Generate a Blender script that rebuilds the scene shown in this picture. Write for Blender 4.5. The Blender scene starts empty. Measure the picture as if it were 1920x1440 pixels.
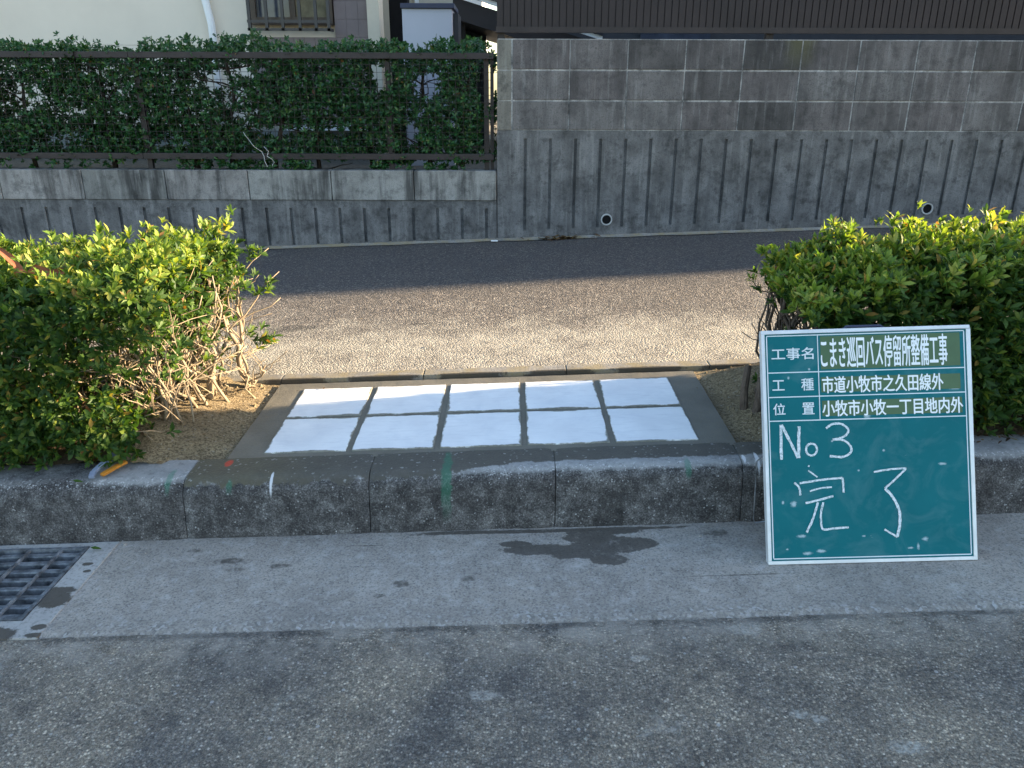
import bpy, bmesh, math, random
import numpy as np
from mathutils import Vector, Matrix, noise as mnoise

S = bpy.context.scene
COL = S.collection
R = math.radians
G = 0.0375                       # the street climbs gently to the right
XS = 0.0207                      # cross fall of the footway
JN = -0.518                      # joint between gutter and carriageway

# ------------------------------------------------------------------ camera
cam_d = bpy.data.cameras.new("camera")
cam = bpy.data.objects.new("camera", cam_d)
COL.objects.link(cam)
cam_d.sensor_width = 36.0
cam_d.sensor_fit = 'HORIZONTAL'
cam_d.lens = 1493.3 / 1920 * 36
cam_d.clip_end = 600
cam_d.clip_start = 0.05
PITCH, ROLL, YAW = 0.3571, 0.0035, -0.004
def cam_dir(a, b):
    cr, sr = math.cos(ROLL), math.sin(ROLL)
    a, b = cr*a + sr*b, -sr*a + cr*b
    b = -b
    y = math.cos(PITCH) + b*math.sin(PITCH); z = -math.sin(PITCH) + b*math.cos(PITCH)
    c, s = math.cos(YAW), math.sin(YAW)
    return Vector((c*a - s*y, s*a + c*y, z))
fw = cam_dir(0, 0); rt = (cam_dir(1, 0) - fw).normalized(); up = -(cam_dir(0, 1) - fw).normalized()
M = Matrix((rt, up, -fw)).transposed().to_4x4()
M.translation = Vector((0, -2.2883, 1.1474))
cam.matrix_world = M
S.camera = cam

# ------------------------------------------------------------------ sky and sun
SUN_EL, SUN_AZ = 14.0, 4.7        # azimuth measured from +X (along the street) towards the houses
w = bpy.data.worlds.new("World"); S.world = w; w.use_nodes = True
nt = w.node_tree; nt.nodes.clear()
sky = nt.nodes.new('ShaderNodeTexSky'); sky.sky_type = 'NISHITA'; sky.sun_disc = False
sky.sun_elevation = R(SUN_EL); sky.sun_rotation = R(90 - SUN_AZ)
bg = nt.nodes.new('ShaderNodeBackground'); bg.inputs['Strength'].default_value = 0.11
wo = nt.nodes.new('ShaderNodeOutputWorld')
nt.links.new(sky.outputs[0], bg.inputs[0]); nt.links.new(bg.outputs[0], wo.inputs[0])
sd = bpy.data.lights.new("sun", 'SUN'); sd.energy = 5.0; sd.angle = R(0.5); sd.color = (1.0, 0.77, 0.50)
sun = bpy.data.objects.new("sun", sd); COL.objects.link(sun)
sv = Vector((math.cos(R(SUN_EL))*math.cos(R(SUN_AZ)), math.cos(R(SUN_EL))*math.sin(R(SUN_AZ)), math.sin(R(SUN_EL))))
sun.rotation_euler = sv.to_track_quat('Z', 'Y').to_euler()
sun.location = (10, 2, 6)
S.view_settings.view_transform = 'Standard'; S.view_settings.look = 'None'
S.view_settings.exposure = 2.42; S.view_settings.gamma = 1.0
S.render.engine = 'CYCLES'
S.cycles.max_bounces = 6; S.cycles.diffuse_bounces = 4
S.cycles.use_denoising = True

# ------------------------------------------------------------------ small helpers
def tag(o, label=None, cat=None, group=None, kind=None):
    if label: o['label'] = label
    if cat: o['category'] = cat
    if group: o['group'] = group
    if kind: o['kind'] = kind
    return o

def empty(name, loc=(0, 0, 0)):
    o = bpy.data.objects.new(name, None); COL.objects.link(o)
    o.location = loc; o.empty_display_size = 0.1
    return o

def lin(r, g, b):
    f = lambda c: (c/255/12.92) if c/255 <= 0.04045 else ((c/255+0.055)/1.055)**2.4
    return (f(r), f(g), f(b), 1.0)

class MB:
    """collects faces for one mesh; shear=True adds the slope of the street"""
    def __init__(s): s.v = []; s.f = []
    def add(s, vs, fs):
        o = len(s.v); s.v += [tuple(p) for p in vs]; s.f += [tuple(i+o for i in q) for q in fs]
    def box(s, x0, x1, y0, y1, z0, z1):
        vs = [(x0,y0,z0),(x1,y0,z0),(x1,y1,z0),(x0,y1,z0),(x0,y0,z1),(x1,y0,z1),(x1,y1,z1),(x0,y1,z1)]
        s.add(vs, [(0,3,2,1),(4,5,6,7),(0,1,5,4),(1,2,6,5),(2,3,7,6),(3,0,4,7)])
    def quad(s, a, b, c, d): s.add([a,b,c,d], [(0,1,2,3)])
    def prism(s, prof, x0, x1):
        n = len(prof)
        vs = [(x0,y,z) for y,z in prof] + [(x1,y,z) for y,z in prof]
        fs = [(i,(i+1)%n,(i+1)%n+n,i+n) for i in range(n)]
        fs += [tuple(range(n-1,-1,-1)), tuple(range(n,2*n))]
        s.add(vs, fs)
    def tube(s, pts, rad, n=6, cap=True):
        pts = [Vector(p) for p in pts]; m = len(pts)
        rad = rad if isinstance(rad, (list, tuple)) else [rad]*m
        vs = []; ref = Vector((0.31, 0.52, 0.79))
        for i, p in enumerate(pts):
            t = (pts[min(i+1,m-1)] - pts[max(i-1,0)]).normalized()
            a = t.cross(ref)
            if a.length < 1e-3: a = t.cross(Vector((1,0,0)))
            a.normalize(); b = t.cross(a)
            for k in range(n):
                q = 2*math.pi*k/n
                vs.append(p + (a*math.cos(q) + b*math.sin(q))*rad[i])
        fs = [(i*n+k, i*n+(k+1)%n, (i+1)*n+(k+1)%n, (i+1)*n+k) for i in range(m-1) for k in range(n)]
        if cap: fs += [tuple(range(n-1,-1,-1)), tuple((m-1)*n+k for k in range(n))]
        s.add(vs, fs)
    def build(s, name, mat, parent=None, shear=False, smooth=False, bevel=0, seg=2, rel=None):
        me = bpy.data.meshes.new(name)
        v = [(x,y,z+G*x) for x,y,z in s.v] if shear else s.v
        if rel is not None: v = [(x-rel[0], y-rel[1], z-rel[2]) for x,y,z in v]
        me.from_pydata(v, [], s.f); me.update()
        if bevel:
            bm = bmesh.new(); bm.from_mesh(me)
            bmesh.ops.remove_doubles(bm, verts=bm.verts, dist=1e-5)
            bmesh.ops.bevel(bm, geom=bm.edges[:], offset=bevel, segments=seg, affect='EDGES', profile=0.6, clamp_overlap=True)
            bm.to_mesh(me); bm.free()
        o = bpy.data.objects.new(name, me); COL.objects.link(o)
        if mat: me.materials.append(mat)
        if smooth: me.polygons.foreach_set('use_smooth', [True]*len(me.polygons))
        if parent: o.parent = parent
        return o

def grid(name, mat, x0, x1, y0, y1, dx, dy, zf):
    nx = max(1, int(round((x1-x0)/dx))); ny = max(1, int(round((y1-y0)/dy)))
    m = MB()
    for j in range(ny+1):
        for i in range(nx+1):
            x = x0+(x1-x0)*i/nx; y = y0+(y1-y0)*j/ny
            m.v.append((x, y, zf(x, y)))
    for j in range(ny):
        for i in range(nx):
            a = j*(nx+1)+i; m.f.append((a, a+1, a+nx+2, a+nx+1))
    return m.build(name, mat, smooth=True)

# ------------------------------------------------------------------ material helper
class Mt:
    def __init__(s, name, rough=0.85, spec=0.3):
        s.m = bpy.data.materials.new(name); s.m.use_nodes = True
        s.t = s.m.node_tree; s.n = s.t.nodes; s.n.clear()
        s.out = s.n.new('ShaderNodeOutputMaterial'); s.b = s.n.new('ShaderNodeBsdfPrincipled')
        s.t.links.new(s.b.outputs[0], s.out.inputs[0])
        s.b.inputs['Roughness'].default_value = rough; s.b.inputs['Specular IOR Level'].default_value = spec
        s.geo = s.n.new('ShaderNodeNewGeometry'); s.pos = s.geo.outputs['Position']
        s.tc = s.n.new('ShaderNodeTexCoord')
    def L(s, a, b): s.t.links.new(a, b)
    def put(s, sock, v):
        if isinstance(v, bpy.types.NodeSocket): s.L(v, sock)
        elif isinstance(v, (tuple, list)) and len(v) == 3 and sock.type == 'RGBA': sock.default_value = (*v, 1)
        else: sock.default_value = v
    def map(s, vec, scale=(1,1,1), loc=(0,0,0)):
        n = s.n.new('ShaderNodeMapping'); s.L(vec, n.inputs[0])
        n.inputs['Scale'].default_value = scale; n.inputs['Location'].default_value = loc
        return n.outputs[0]
    def noise(s, scale, detail=4, rough=0.55, vec=None, dist=0.0, col=False):
        n = s.n.new('ShaderNodeTexNoise'); s.L(vec or s.pos, n.inputs['Vector'])
        n.inputs['Scale'].default_value = scale; n.inputs['Detail'].default_value = detail
        n.inputs['Roughness'].default_value = rough; n.inputs['Distortion'].default_value = dist
        return n.outputs['Color' if col else 'Fac']
    def vor(s, scale, out='Color', vec=None, feature='F1', rnd=1.0):
        n = s.n.new('ShaderNodeTexVoronoi'); n.feature = feature; s.L(vec or s.pos, n.inputs['Vector'])
        n.inputs['Scale'].default_value = scale; n.inputs['Randomness'].default_value = rnd
        return n.outputs[out]
    def ramp(s, fac, stops, const=False):
        n = s.n.new('ShaderNodeValToRGB'); s.put(n.inputs[0], fac); e = n.color_ramp.elements
        if const: n.color_ramp.interpolation = 'CONSTANT'
        while len(e) < len(stops): e.new(0.5)
        for q, (p, c) in zip(e, stops):
            q.position = p; q.color = c if isinstance(c, (tuple, list)) and len(c) == 4 else ((*c, 1) if isinstance(c, (tuple, list)) else (c, c, c, 1))
        return n.outputs[0]
    def mix(s, fac, a, b, mode='MIX'):
        n = s.n.new('ShaderNodeMix'); n.data_type = 'RGBA'; n.blend_type = mode; n.clamp_factor = True
        s.put(n.inputs[0], fac); s.put(n.inputs[6], a); s.put(n.inputs[7], b)
        return n.outputs[2]
    def math(s, op, a, b=0.0, c=0.0, clamp=False):
        n = s.n.new('ShaderNodeMath'); n.operation = op; n.use_clamp = clamp
        s.put(n.inputs[0], a); s.put(n.inputs[1], b); s.put(n.inputs[2], c)
        return n.outputs[0]
    def sep(s, vec=None):
        n = s.n.new('ShaderNodeSeparateXYZ'); s.L(vec or s.pos, n.inputs[0]); return n.outputs
    def step(s, v, a, b):
        n = s.n.new('ShaderNodeMapRange'); n.interpolation_type = 'SMOOTHSTEP'
        s.put(n.inputs['Value'], v); n.inputs['From Min'].default_value = a; n.inputs['From Max'].default_value = b
        return n.outputs[0]
    def blobs(s, ells, nscale=12, amp=0.5, soft=0.12, vec=None):
        """union of ellipses (cx,cy,rx,ry) seen in plan, ragged by noise -> 0..1"""
        p = vec or s.pos; best = None
        for cx, cy, rx, ry in ells:
            q = s.map(p, (1/rx, 1/ry, 0), (-cx/rx, -cy/ry, 0))
            n = s.n.new('ShaderNodeVectorMath'); n.operation = 'LENGTH'; s.L(q, n.inputs[0])
            best = n.outputs['Value'] if best is None else s.math('MINIMUM', best, n.outputs['Value'])
        nz = s.math('MULTIPLY', s.math('SUBTRACT', s.noise(nscale, 9, 0.74), 0.5), amp*2)
        v = s.math('ADD', best, nz)
        return s.step(v, 1+soft, 1-soft)
    def bump(s, h, strength=0.5, dist=0.01, normal=None):
        n = s.n.new('ShaderNodeBump'); s.put(n.inputs['Height'], h)
        n.inputs['Strength'].default_value = strength; n.inputs['Distance'].default_value = dist
        if normal: s.L(normal, n.inputs['Normal'])
        s.L(n.outputs[0], s.b.inputs['Normal']); return n.outputs[0]
    def done(s, col, rough=None):
        s.put(s.b.inputs['Base Color'], col)
        if rough is not None: s.put(s.b.inputs['Roughness'], rough)
        return s.m

def grey(v, t=(1,1,1)): return (v*t[0], v*t[1], v*t[2], 1)

# ---- road asphalt
def m_road():
    m = Mt('road_asphalt', 0.85, 0.35)
    warp = m.noise(40, 2)
    cells = m.vor(150); bw = m.sep(cells)[0]
    st = m.ramp(bw, [(0, grey(.08)), (.30, grey(.13,(.97,1,1.06))), (.55, grey(.19,(1.08,1,.92))), (.75, grey(.25,(.97,1,1.05))), (.92, grey(.36,(1.06,1,.92))), (1, grey(.50))])
    fine = m.noise(320, 3, .7)
    st = m.mix(m.ramp(m.vor(150, 'Distance'), [(.30, 0.0), (.52, .75)]), st, m.ramp(m.noise(210, 4, .85), [(.36, grey(.055,(.98,1,1.03))), (.5, grey(.13,(1.01,1,1.0))), (.62, grey(.26,(1.06,1,.92)))]))
    c = m.mix(m.ramp(fine, [(.38, 0.0), (.58, 1.0)]), m.mix(1.0, st, (.55,.56,.58,1), 'MULTIPLY'), st)
    big = m.noise(2.6, 6, .68, dist=.6)
    c = m.mix(1.0, c, (1.10,1.03,.93,1), 'MULTIPLY')
    c = m.mix(m.ramp(big, [(.38, 0.0), (.66, .9)]), c, m.mix(1.0, c, (1.80,1.68,1.46,1), 'MULTIPLY'))
    mid = m.noise(9, 4, .6)
    c = m.mix(m.ramp(mid, [(.34, .7), (.54, 0.0)]), c, m.mix(1.0, c, (.55,.56,.60,1), 'MULTIPLY'))
    # pale scuffs and dried mortar crumbs
    sc = m.noise(6.5, 6, .72, dist=.4)
    c = m.mix(m.ramp(sc, [(.64, 0.0), (.74, .75)]), c, grey(.36,(1.0,.97,.88)))
    dots = m.blobs([(.66,-.86,.018,.014),(.70,-.875,.016,.011),(.86,-.96,.04,.016),(-.06,-.77,.04,.016),(.50,-1.03,.022,.016),(.62,-.56,.045,.02),(.33,-.66,.025,.01)], 30, 1.1, .35)
    c = m.mix(m.math('MULTIPLY', m.math('MULTIPLY', dots, m.ramp(m.noise(90,3,.7), [(.4,.15),(.6,1.0)])), .75), c, grey(.42,(1,.98,.9)))
    y = m.sep()[1]
    c = m.mix(m.math('MULTIPLY', m.step(y, -.72, JN), m.ramp(m.noise(12, 5, .7), [(.40, .0), (.62, .7)])), c, grey(.34,(1.08,1,.88)))
    seam = m.math('MULTIPLY', m.step(m.math('ADD', y, m.math('MULTIPLY', m.noise(60, 4, .7), .014)), JN-.014, JN-.002), m.ramp(m.noise(7, 4, .7), [(.38, .1), (.6, .9)]))
    c = m.mix(m.math('MULTIPLY', seam, .55), c, grey(.035))
    ds = m.blobs([(-.90,-1.07,.02,.03)], 30, .7, .3)
    c = m.mix(m.math('MULTIPLY', ds, .7), c, grey(.03))
    w_ = m.vor(34, 'Distance'); wc = m.sep(m.vor(34))[1]
    chip = m.math('MULTIPLY', m.math('LESS_THAN', w_, .16), m.math('GREATER_THAN', wc, .86))
    c = m.mix(m.math('MULTIPLY', chip, .8), c, grey(.38,(1,.98,.94)))
    h = m.math('ADD', m.math('MULTIPLY', m.vor(150, 'Distance'), -1.0), m.math('MULTIPLY', fine, .5))
    m.bump(h, .8, .008)
    return m.done(c)

# ---- gutter concrete (with the wet patches the mortar work left)
def m_gutter():
    m = Mt('gutter_concrete', 0.85, 0.35)
    n1 = m.noise(3.0, 6, .62); n2 = m.noise(140, 3, .7); n3 = m.noise(22, 5, .65)
    c = m.ramp(n1, [(.3, grey(.235,(1.09,1,.89))), (.7, grey(.35,(1.10,1,.87)))])
    c = m.mix(m.ramp(n2, [(.36, .65), (.5, 0.0)]), c, grey(.10))
    c = m.mix(m.ramp(n3, [(.52, 0.0), (.70, .55)]), c, grey(.44,(1.04,1,.94)))
    c = m.mix(m.ramp(m.noise(14, 6, .75, dist=.6), [(.34, .5), (.52, 0.0)]), c, m.mix(1.0, c, (.62,.61,.60,1), 'MULTIPLY'))
    vc = m.sep(m.vor(240))[0]
    c = m.mix(m.ramp(vc, [(.0, .45), (.18, 0.0), (.93, 0.0), (1, .6)]), c, m.ramp(vc, [(.4, grey(.05)), (.6, grey(.38))]))
    # worn, browner and rougher towards the asphalt joint
    y = m.sep()[1]
    edge = m.math('MULTIPLY', m.step(y, -.40, -.50), m.ramp(n3, [(.35, 0.0), (.6, .7)]))
    c = m.mix(edge, c, m.ramp(m.sep(m.vor(130))[1], [(0, grey(.08)), (.6, grey(.21,(1.1,1,.85))), (1, grey(.38))]))
    seam = m.math('MULTIPLY', m.step(m.math('ADD', y, m.math('MULTIPLY', m.noise(60, 4, .7), .012)), JN+.020, JN+.010), m.ramp(m.noise(7, 4, .7), [(.38, .1), (.6, .9)]))
    c = m.mix(m.math('MULTIPLY', seam, .55), c, grey(.035))
    wet = m.blobs([(.10,-.155,.13,.030),(.24,-.17,.12,.045),(.32,-.14,.13,.050),(.30,-.22,.06,.030),(.26,-.09,.08,.035),(.30,-.06,.12,.020),
                   (.02,-.12,.05,.02),(.38,-.155,.07,.018),(.14,-.045,.44,.011),(-.15,-.04,.14,.012)], 17, .72, .07)
    wet = m.math('MULTIPLY', wet, m.ramp(m.noise(30, 4, .7), [(.26, .5), (.42, 1.0)]))
    wet2 = m.blobs([(-.86,-.165,.045,.014),(-.70,-.20,.03,.012),(-.83,-.215,.03,.012),(-.315,-.315,.022,.018),(-.37,-.37,.018,.010),(.66,-.09,.04,.015),(-1.0,-.10,.02,.008),(.66,-.322,.17,.0028),(-.45,-.10,.06,.003),(-.12,-.30,.02,.014)], 42, 1.5, .3)
    wt = m.math('MAXIMUM', wet, m.math('MULTIPLY', wet2, m.ramp(m.noise(70, 3, .7), [(.38, .2), (.55, .95)])))
    c = m.mix(m.math('MULTIPLY', wt, .92), c, m.mix(.14, grey(.036,(1.2,1,.78)), c))
    m.bump(m.math('ADD', n2, m.math('MULTIPLY', n3, .5)), .35, .004)
    return m.done(c, m.ramp(wt, [(0, .85), (1, .62)]))

# ---- footway: open asphalt, sandy where dirt has blown along the edging
def m_walk():
    m = Mt('footway_asphalt', 0.9, 0.25)
    cells = m.sep(m.vor(135))[0]
    c = m.ramp(cells, [(0, grey(.045,(1,1,1))), (.35, grey(.09,(1.06,1,.95))), (.7, grey(.155,(1.12,1,.88))), (.92, grey(.24,(1.15,1,.84))), (1, grey(.42,(1.08,1,.90)))])
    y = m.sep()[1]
    c = m.mix(m.step(y, 2.0, 2.6), c, m.mix(.55, c, grey(.055,(.97,.97,1.08))))  # shaded strip by the wall painted darker and bluer
    big = m.noise(1.7, 5, .6)
    c = m.mix(m.ramp(big, [(.4, .0), (.7, .3)]), c, grey(.07))
    # soft dark streaks at fixed places
    dk = m.blobs([(-1.12,1.60,.17,.05),(-1.25,1.5,.12,.06),(-.44,1.61,.06,.02),(.40,1.62,.05,.012),(.25,1.55,.03,.02),(.50,1.67,.06,.012)], 20, .35, .45)
    c = m.mix(m.math('MULTIPLY', dk, .7), c, grey(.045))
    sand = m.math('ADD', m.math('MULTIPLY', m.math('POWER', m.math('MULTIPLY', m.math('SUBTRACT', 2.35, y, clamp=True), .72, clamp=True), 1.7), .78), m.math('MULTIPLY', m.math('SUBTRACT', m.noise(5, 7, .75), .5), 1.0))
    pit = m.vor(125, 'Distance')
    sand = m.math('SUBTRACT', m.math('ADD', sand, m.math('MULTIPLY', pit, .6)), .34)
    c = m.mix(m.ramp(sand, [(.16, 0.0), (.60, .9)]), c, grey(.43,(1.06,1,.84)))
    h = m.math('ADD', m.math('MULTIPLY', m.vor(125, 'Distance'), -1.0), m.math('MULTIPLY', m.noise(70, 5, .75), 1.1))
    m.bump(h, .9, .009)
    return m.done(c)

# ---- kerb stones: weathered concrete, dark algae on the face, wet mortar smear on the top, survey paint
def m_kerb():
    m = Mt('kerb_concrete', 0.8, 0.35)
    xyz = m.sep(); zz = m.math('SUBTRACT', xyz[2], m.math('MULTIPLY', xyz[0], G))
    n1 = m.noise(9, 6, .65); n2 = m.noise(60, 5, .75)
    vc = m.sep(m.vor(115))[0]
    base = m.ramp(n1, [(.3, grey(.20)), (.7, grey(.34,(1,1,.99)))])
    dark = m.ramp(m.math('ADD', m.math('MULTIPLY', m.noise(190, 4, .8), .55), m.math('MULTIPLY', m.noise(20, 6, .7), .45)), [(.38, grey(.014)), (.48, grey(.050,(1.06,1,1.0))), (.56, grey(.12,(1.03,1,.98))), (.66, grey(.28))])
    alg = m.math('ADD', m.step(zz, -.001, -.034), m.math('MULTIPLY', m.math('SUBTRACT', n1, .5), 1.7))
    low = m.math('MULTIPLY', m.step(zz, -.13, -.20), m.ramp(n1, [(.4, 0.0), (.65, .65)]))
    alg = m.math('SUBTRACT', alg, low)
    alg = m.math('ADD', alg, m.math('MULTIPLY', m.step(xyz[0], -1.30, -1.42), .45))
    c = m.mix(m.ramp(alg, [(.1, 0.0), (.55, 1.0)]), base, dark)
    c = m.mix(m.math('MULTIPLY', m.ramp(m.sep(m.vor(230))[0], [(.95, 0.0), (.995, .7)]), m.ramp(m.noise(30, 3), [(.4, .1), (.6, 1.0)])), c, grey(.42))
    c = m.mix(m.ramp(n2, [(.3, .5), (.48, 0.0)]), c, grey(.05))
    chips = m.math('MULTIPLY', m.math('MULTIPLY', m.step(zz, -.030, -.008), m.step(zz, .0, -.004)), m.ramp(m.noise(95, 4, .75), [(.55, 0.0), (.63, .9)]))
    c = m.mix(chips, c, grey(.46))
    # wet mortar on the back of the top
    y = xyz[1]; x = xyz[0]
    lim = m.math('ADD', .002, m.math('MULTIPLY', m.step(x, -.25, .10), .055))
    lim = m.math('ADD', lim, m.math('MULTIPLY', m.math('SUBTRACT', m.noise(16, 5, .65), .5), .07))
    wet = m.step(m.math('SUBTRACT', y, lim), -.004, .006)
    wet = m.math('MULTIPLY', wet, m.math('MULTIPLY', m.step(x, -1.052, -1.045), m.step(x, .93, .90)))
    wc = m.mix(m.ramp(m.sep(m.vor(150))[0], [(.965, 0.0), (.995, .5)]), m.mix(m.ramp(m.noise(20, 5, .7), [(.35, 0.0), (.7, .5)]), m.mix(m.step(x, -.9, -.5), grey(.085,(1.15,1,.62)), grey(.070,(1.10,1,.80))), grey(.035,(1.1,1,.8))), grey(.40))
    c = m.mix(m.math('MULTIPLY', wet, .93), c, wc)
    # survey paint and chalk
    def paint(ells, colr, k, nsc=50, am=.4, z0=-.12, z1=-.06):
        nonlocal c
        c = m.mix(m.math('MULTIPLY', m.math('MULTIPLY', m.blobs(ells, nsc, am, .25), k), m.step(zz, z0, z1)), c, colr)
    paint([(-.20,.03,.016,.12)], (.014,.16,.095,1), .5, 45, 1.3, -.19, -.03)
    paint([(.575,.015,.010,.035),(.86,.03,.007,.03),(-.90,-.015,.010,.03),(-1.10,.03,.01,.05)], (.014,.16,.095,1), .45, 40, .9, -.06, -.02)
    paint([(-.935,.115,.013,.022)], (.45,.06,.035,1), .9)
    paint([(-.765,.012,.0045,.03),(.80,.03,.006,.035),(.76,.04,.005,.02)], (.75,.76,.8,1), .7, 60, .5, -.07, -.04)
    seep = m.blobs([(-.19,-.04,.03,.03),(.30,-.035,.04,.02)], 30, .5, .3)
    c = m.mix(m.math('MULTIPLY', seep, .0), c, grey(.02))
    run = m.blobs([(.33,-.02,.045,.03)], 14, .6, .2)
    c = m.mix(m.math('MULTIPLY', m.math('MULTIPLY', run, m.step(zz, -.06, -.1)), .45), c, grey(.012))
    h = m.math('ADD', n2, m.math('MULTIPLY', m.vor(115, 'Distance'), -.6))
    m.bump(h, .5, .005)
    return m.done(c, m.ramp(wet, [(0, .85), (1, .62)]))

def m_plainconc(name, lo, hi, tint=(1,1,1), sandy=0.0, stains_shade=None):
    m = Mt(name, .88, .3)
    n1 = m.noise(6, 6, .65); n2 = m.noise(90, 4, .75)
    c = m.ramp(n1, [(.3, grey(lo, tint)), (.7, grey(hi, tint))])
    c = m.mix(m.ramp(n2, [(.35, .6), (.5, 0.0)]), c, grey(lo*.45, tint))
    if sandy:
        c = m.mix(m.ramp(m.noise(9, 5, .7), [(.42, 0.0), (.62, sandy)]), c, grey(.2,(1.2,1,.6)))
    if stains_shade:
        c = m.mix(m.math('MULTIPLY', m.blobs(stains_shade, 28, .75, .12), .88), c, grey(.045,(1.2,1,.75)))
    m.bump(n2, .5, .004)
    return m.done(c)

def m_tile():
    m = Mt('white_slab', .75, .3)
    o = m.tc.outputs['Object']
    ab = m.n.new('ShaderNodeVectorMath'); ab.operation = 'ABSOLUTE'; m.L(o, ab.inputs[0])
    q = m.sep(ab.outputs[0])
    d = m.math('MAXIMUM', q[0], q[1])
    rag = m.math('ADD', d, m.math('ADD', m.math('MULTIPLY', m.math('SUBTRACT', m.noise(7, 3, .6), .5), .040), m.math('MULTIPLY', m.math('SUBTRACT', m.noise(70, 5, .8), .5), .013)))
    edge = m.step(rag, .1325, .1385)
    sm = m.noise(5.5, 5, .6); fine = m.noise(260, 2, .6)
    c = m.ramp(sm, [(.32, grey(.70,(.985,.995,1.01))), (.62, grey(.80,(.99,1,1)))])
    haze = m.noise(6, 6, .68, dist=.9)
    c = m.mix(m.ramp(haze, [(.50, 0.0), (.74, .4)]), c, grey(.58,(.94,.98,1.06)))
    # trowel drag
    dr = m.noise(5, 4, .6, vec=m.map(m.pos, (2.2, 14, 1)))
    c = m.mix(m.ramp(dr, [(.54, 0.0), (.70, .4)]), c, grey(.60,(.96,.98,1)))
    c = m.mix(m.ramp(m.vor(75,'Distance'), [(.035, .35), (.06, 0.0)]), c, grey(.3))
    c = m.mix(edge, c, m.ramp(m.noise(50, 3), [(.3, grey(.15,(1.03,1,.82))), (.7, grey(.26,(1.03,1,.86)))]))
    m.bump(m.math('ADD', fine, m.math('MULTIPLY', edge, -1.5)), .12, .002)
    return m.done(c)

def m_mortar():
    m = Mt('wet_mortar', .6, .4)
    n1 = m.noise(5, 5, .6); n2 = m.noise(150, 3, .65); n3 = m.noise(35, 4, .6)
    c = m.ramp(n1, [(.3, grey(.105,(1.08,1,.78))), (.7, grey(.17,(1.08,1,.80)))])
    c = m.mix(m.ramp(n2, [(.38, .5), (.5, 0.0)]), c, grey(.11))
    m.bump(m.math('ADD', n2, n3), .45, .004)
    return m.done(c)

def m_soil():
    m = Mt('sandy_soil', .95, .15)
    n1 = m.noise(7, 6, .65); n2 = m.noise(110, 4, .75); vc = m.sep(m.vor(150))[0]
    x = m.sep()[0]; y = m.sep()[1]
    c = m.ramp(n1, [(.3, grey(.17,(1.28,1,.62))), (.7, grey(.30,(1.25,1,.62)))])
    c = m.mix(m.ramp(n2, [(.40, .9), (.56, 0.0)]), c, grey(.07,(1.3,1,.6)))
    c = m.mix(m.ramp(vc, [(.93, 0.0), (1, .5)]), c, grey(.34,(1.05,1,.85)))
    beneath = m.math('MAXIMUM', m.step(x, 1.0, 1.25), m.step(x, -1.30, -1.42))      # darker brown soil under the shrubs
    c = m.mix(m.math('MULTIPLY', beneath, .85), c, m.ramp(m.noise(45, 4, .7), [(.35, grey(.015,(1.3,1,.7))), (.65, grey(.06,(1.4,1,.6)))]))
    h = m.math('ADD', n2, m.math('MULTIPLY', m.noise(35, 4, .7), .8))
    m.bump(h, 1.0, .012)
    return m.done(c)

def m_wall(name, lo, hi, streak=.6, tint=(1,1,1), rnd=.35, scale=1.0, moss=False, sx=11, blotk=.5):
    m = Mt(name, .9, .2)
    ri = m.geo.outputs['Random Per Island']
    n1 = m.noise(4*scale, 6, .65); fine = m.noise(130, 3, .7)
    c = m.ramp(n1, [(.28, grey(lo, tint)), (.72, grey(hi, tint))])
    if rnd: c = m.mix(1.0, c, m.ramp(ri, [(0, grey(1-rnd)), (.45, grey(1.0,(1.04,.99,1.0))), (1, grey(1+rnd*.5))]), 'MULTIPLY')
    s1 = m.noise(1, 5, .62, vec=m.map(m.pos, (sx, 3, sx*.1))); s2 = m.noise(1, 4, .6, vec=m.map(m.pos, (28, 3, 2.2), (3,0,1)))
    c = m.mix(m.ramp(s1, [(.46, 0.0), (.62, streak)]), c, grey(.022,(1,1,1.04)))
    c = m.mix(m.ramp(s2, [(.54, 0.0), (.68, streak*.8)]), c, grey(.34,(1,1,.98)))
    blot = m.noise(13, 6, .72)
    c = m.mix(m.ramp(blot, [(.50, 0.0), (.66, blotk)]), c, grey(.028))
    c = m.mix(m.ramp(m.noise(2.6*scale, 6, .7, dist=.5), [(.48, 0.0), (.66, blotk)]), c, m.mix(.75, c, grey(.03)))
    c = m.mix(m.ramp(m.noise(75, 4, .75), [(.67, 0.0), (.74, .6)]), c, grey(.38))
    c = m.mix(m.ramp(fine, [(.33, .55), (.47, 0.0)]), c, grey(lo*.4))
    if moss:
        ms = m.blobs([(2.0, 0, .09, 9)], 14, .5, .5)
        z = m.sep()[2]
        c = m.mix(m.math('MULTIPLY', m.math('MULTIPLY', ms, m.step(z, 1.2, 1.46)), .5), c, grey(.09,(1.1,1.1,.4)))
    m.bump(m.math('ADD', fine, blot), .4, .004)
    return m.done(c)

def m_flat(name, col, rough=.6, spec=.4, metal=0.0, var=.12, nscale=8):
    m = Mt(name, rough, spec); m.b.inputs['Metallic'].default_value = metal
    n1 = m.noise(nscale, 5, .65)
    dk = tuple(v*(1-var*2) for v in col[:3]) + (1,); lt = tuple(min(1, v*(1+var)) for v in col[:3]) + (1,)
    c = m.ramp(n1, [(.3, dk), (.7, lt)])
    m.bump(m.noise(nscale*18, 3), .06, .002)
    return m.done(c)

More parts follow.
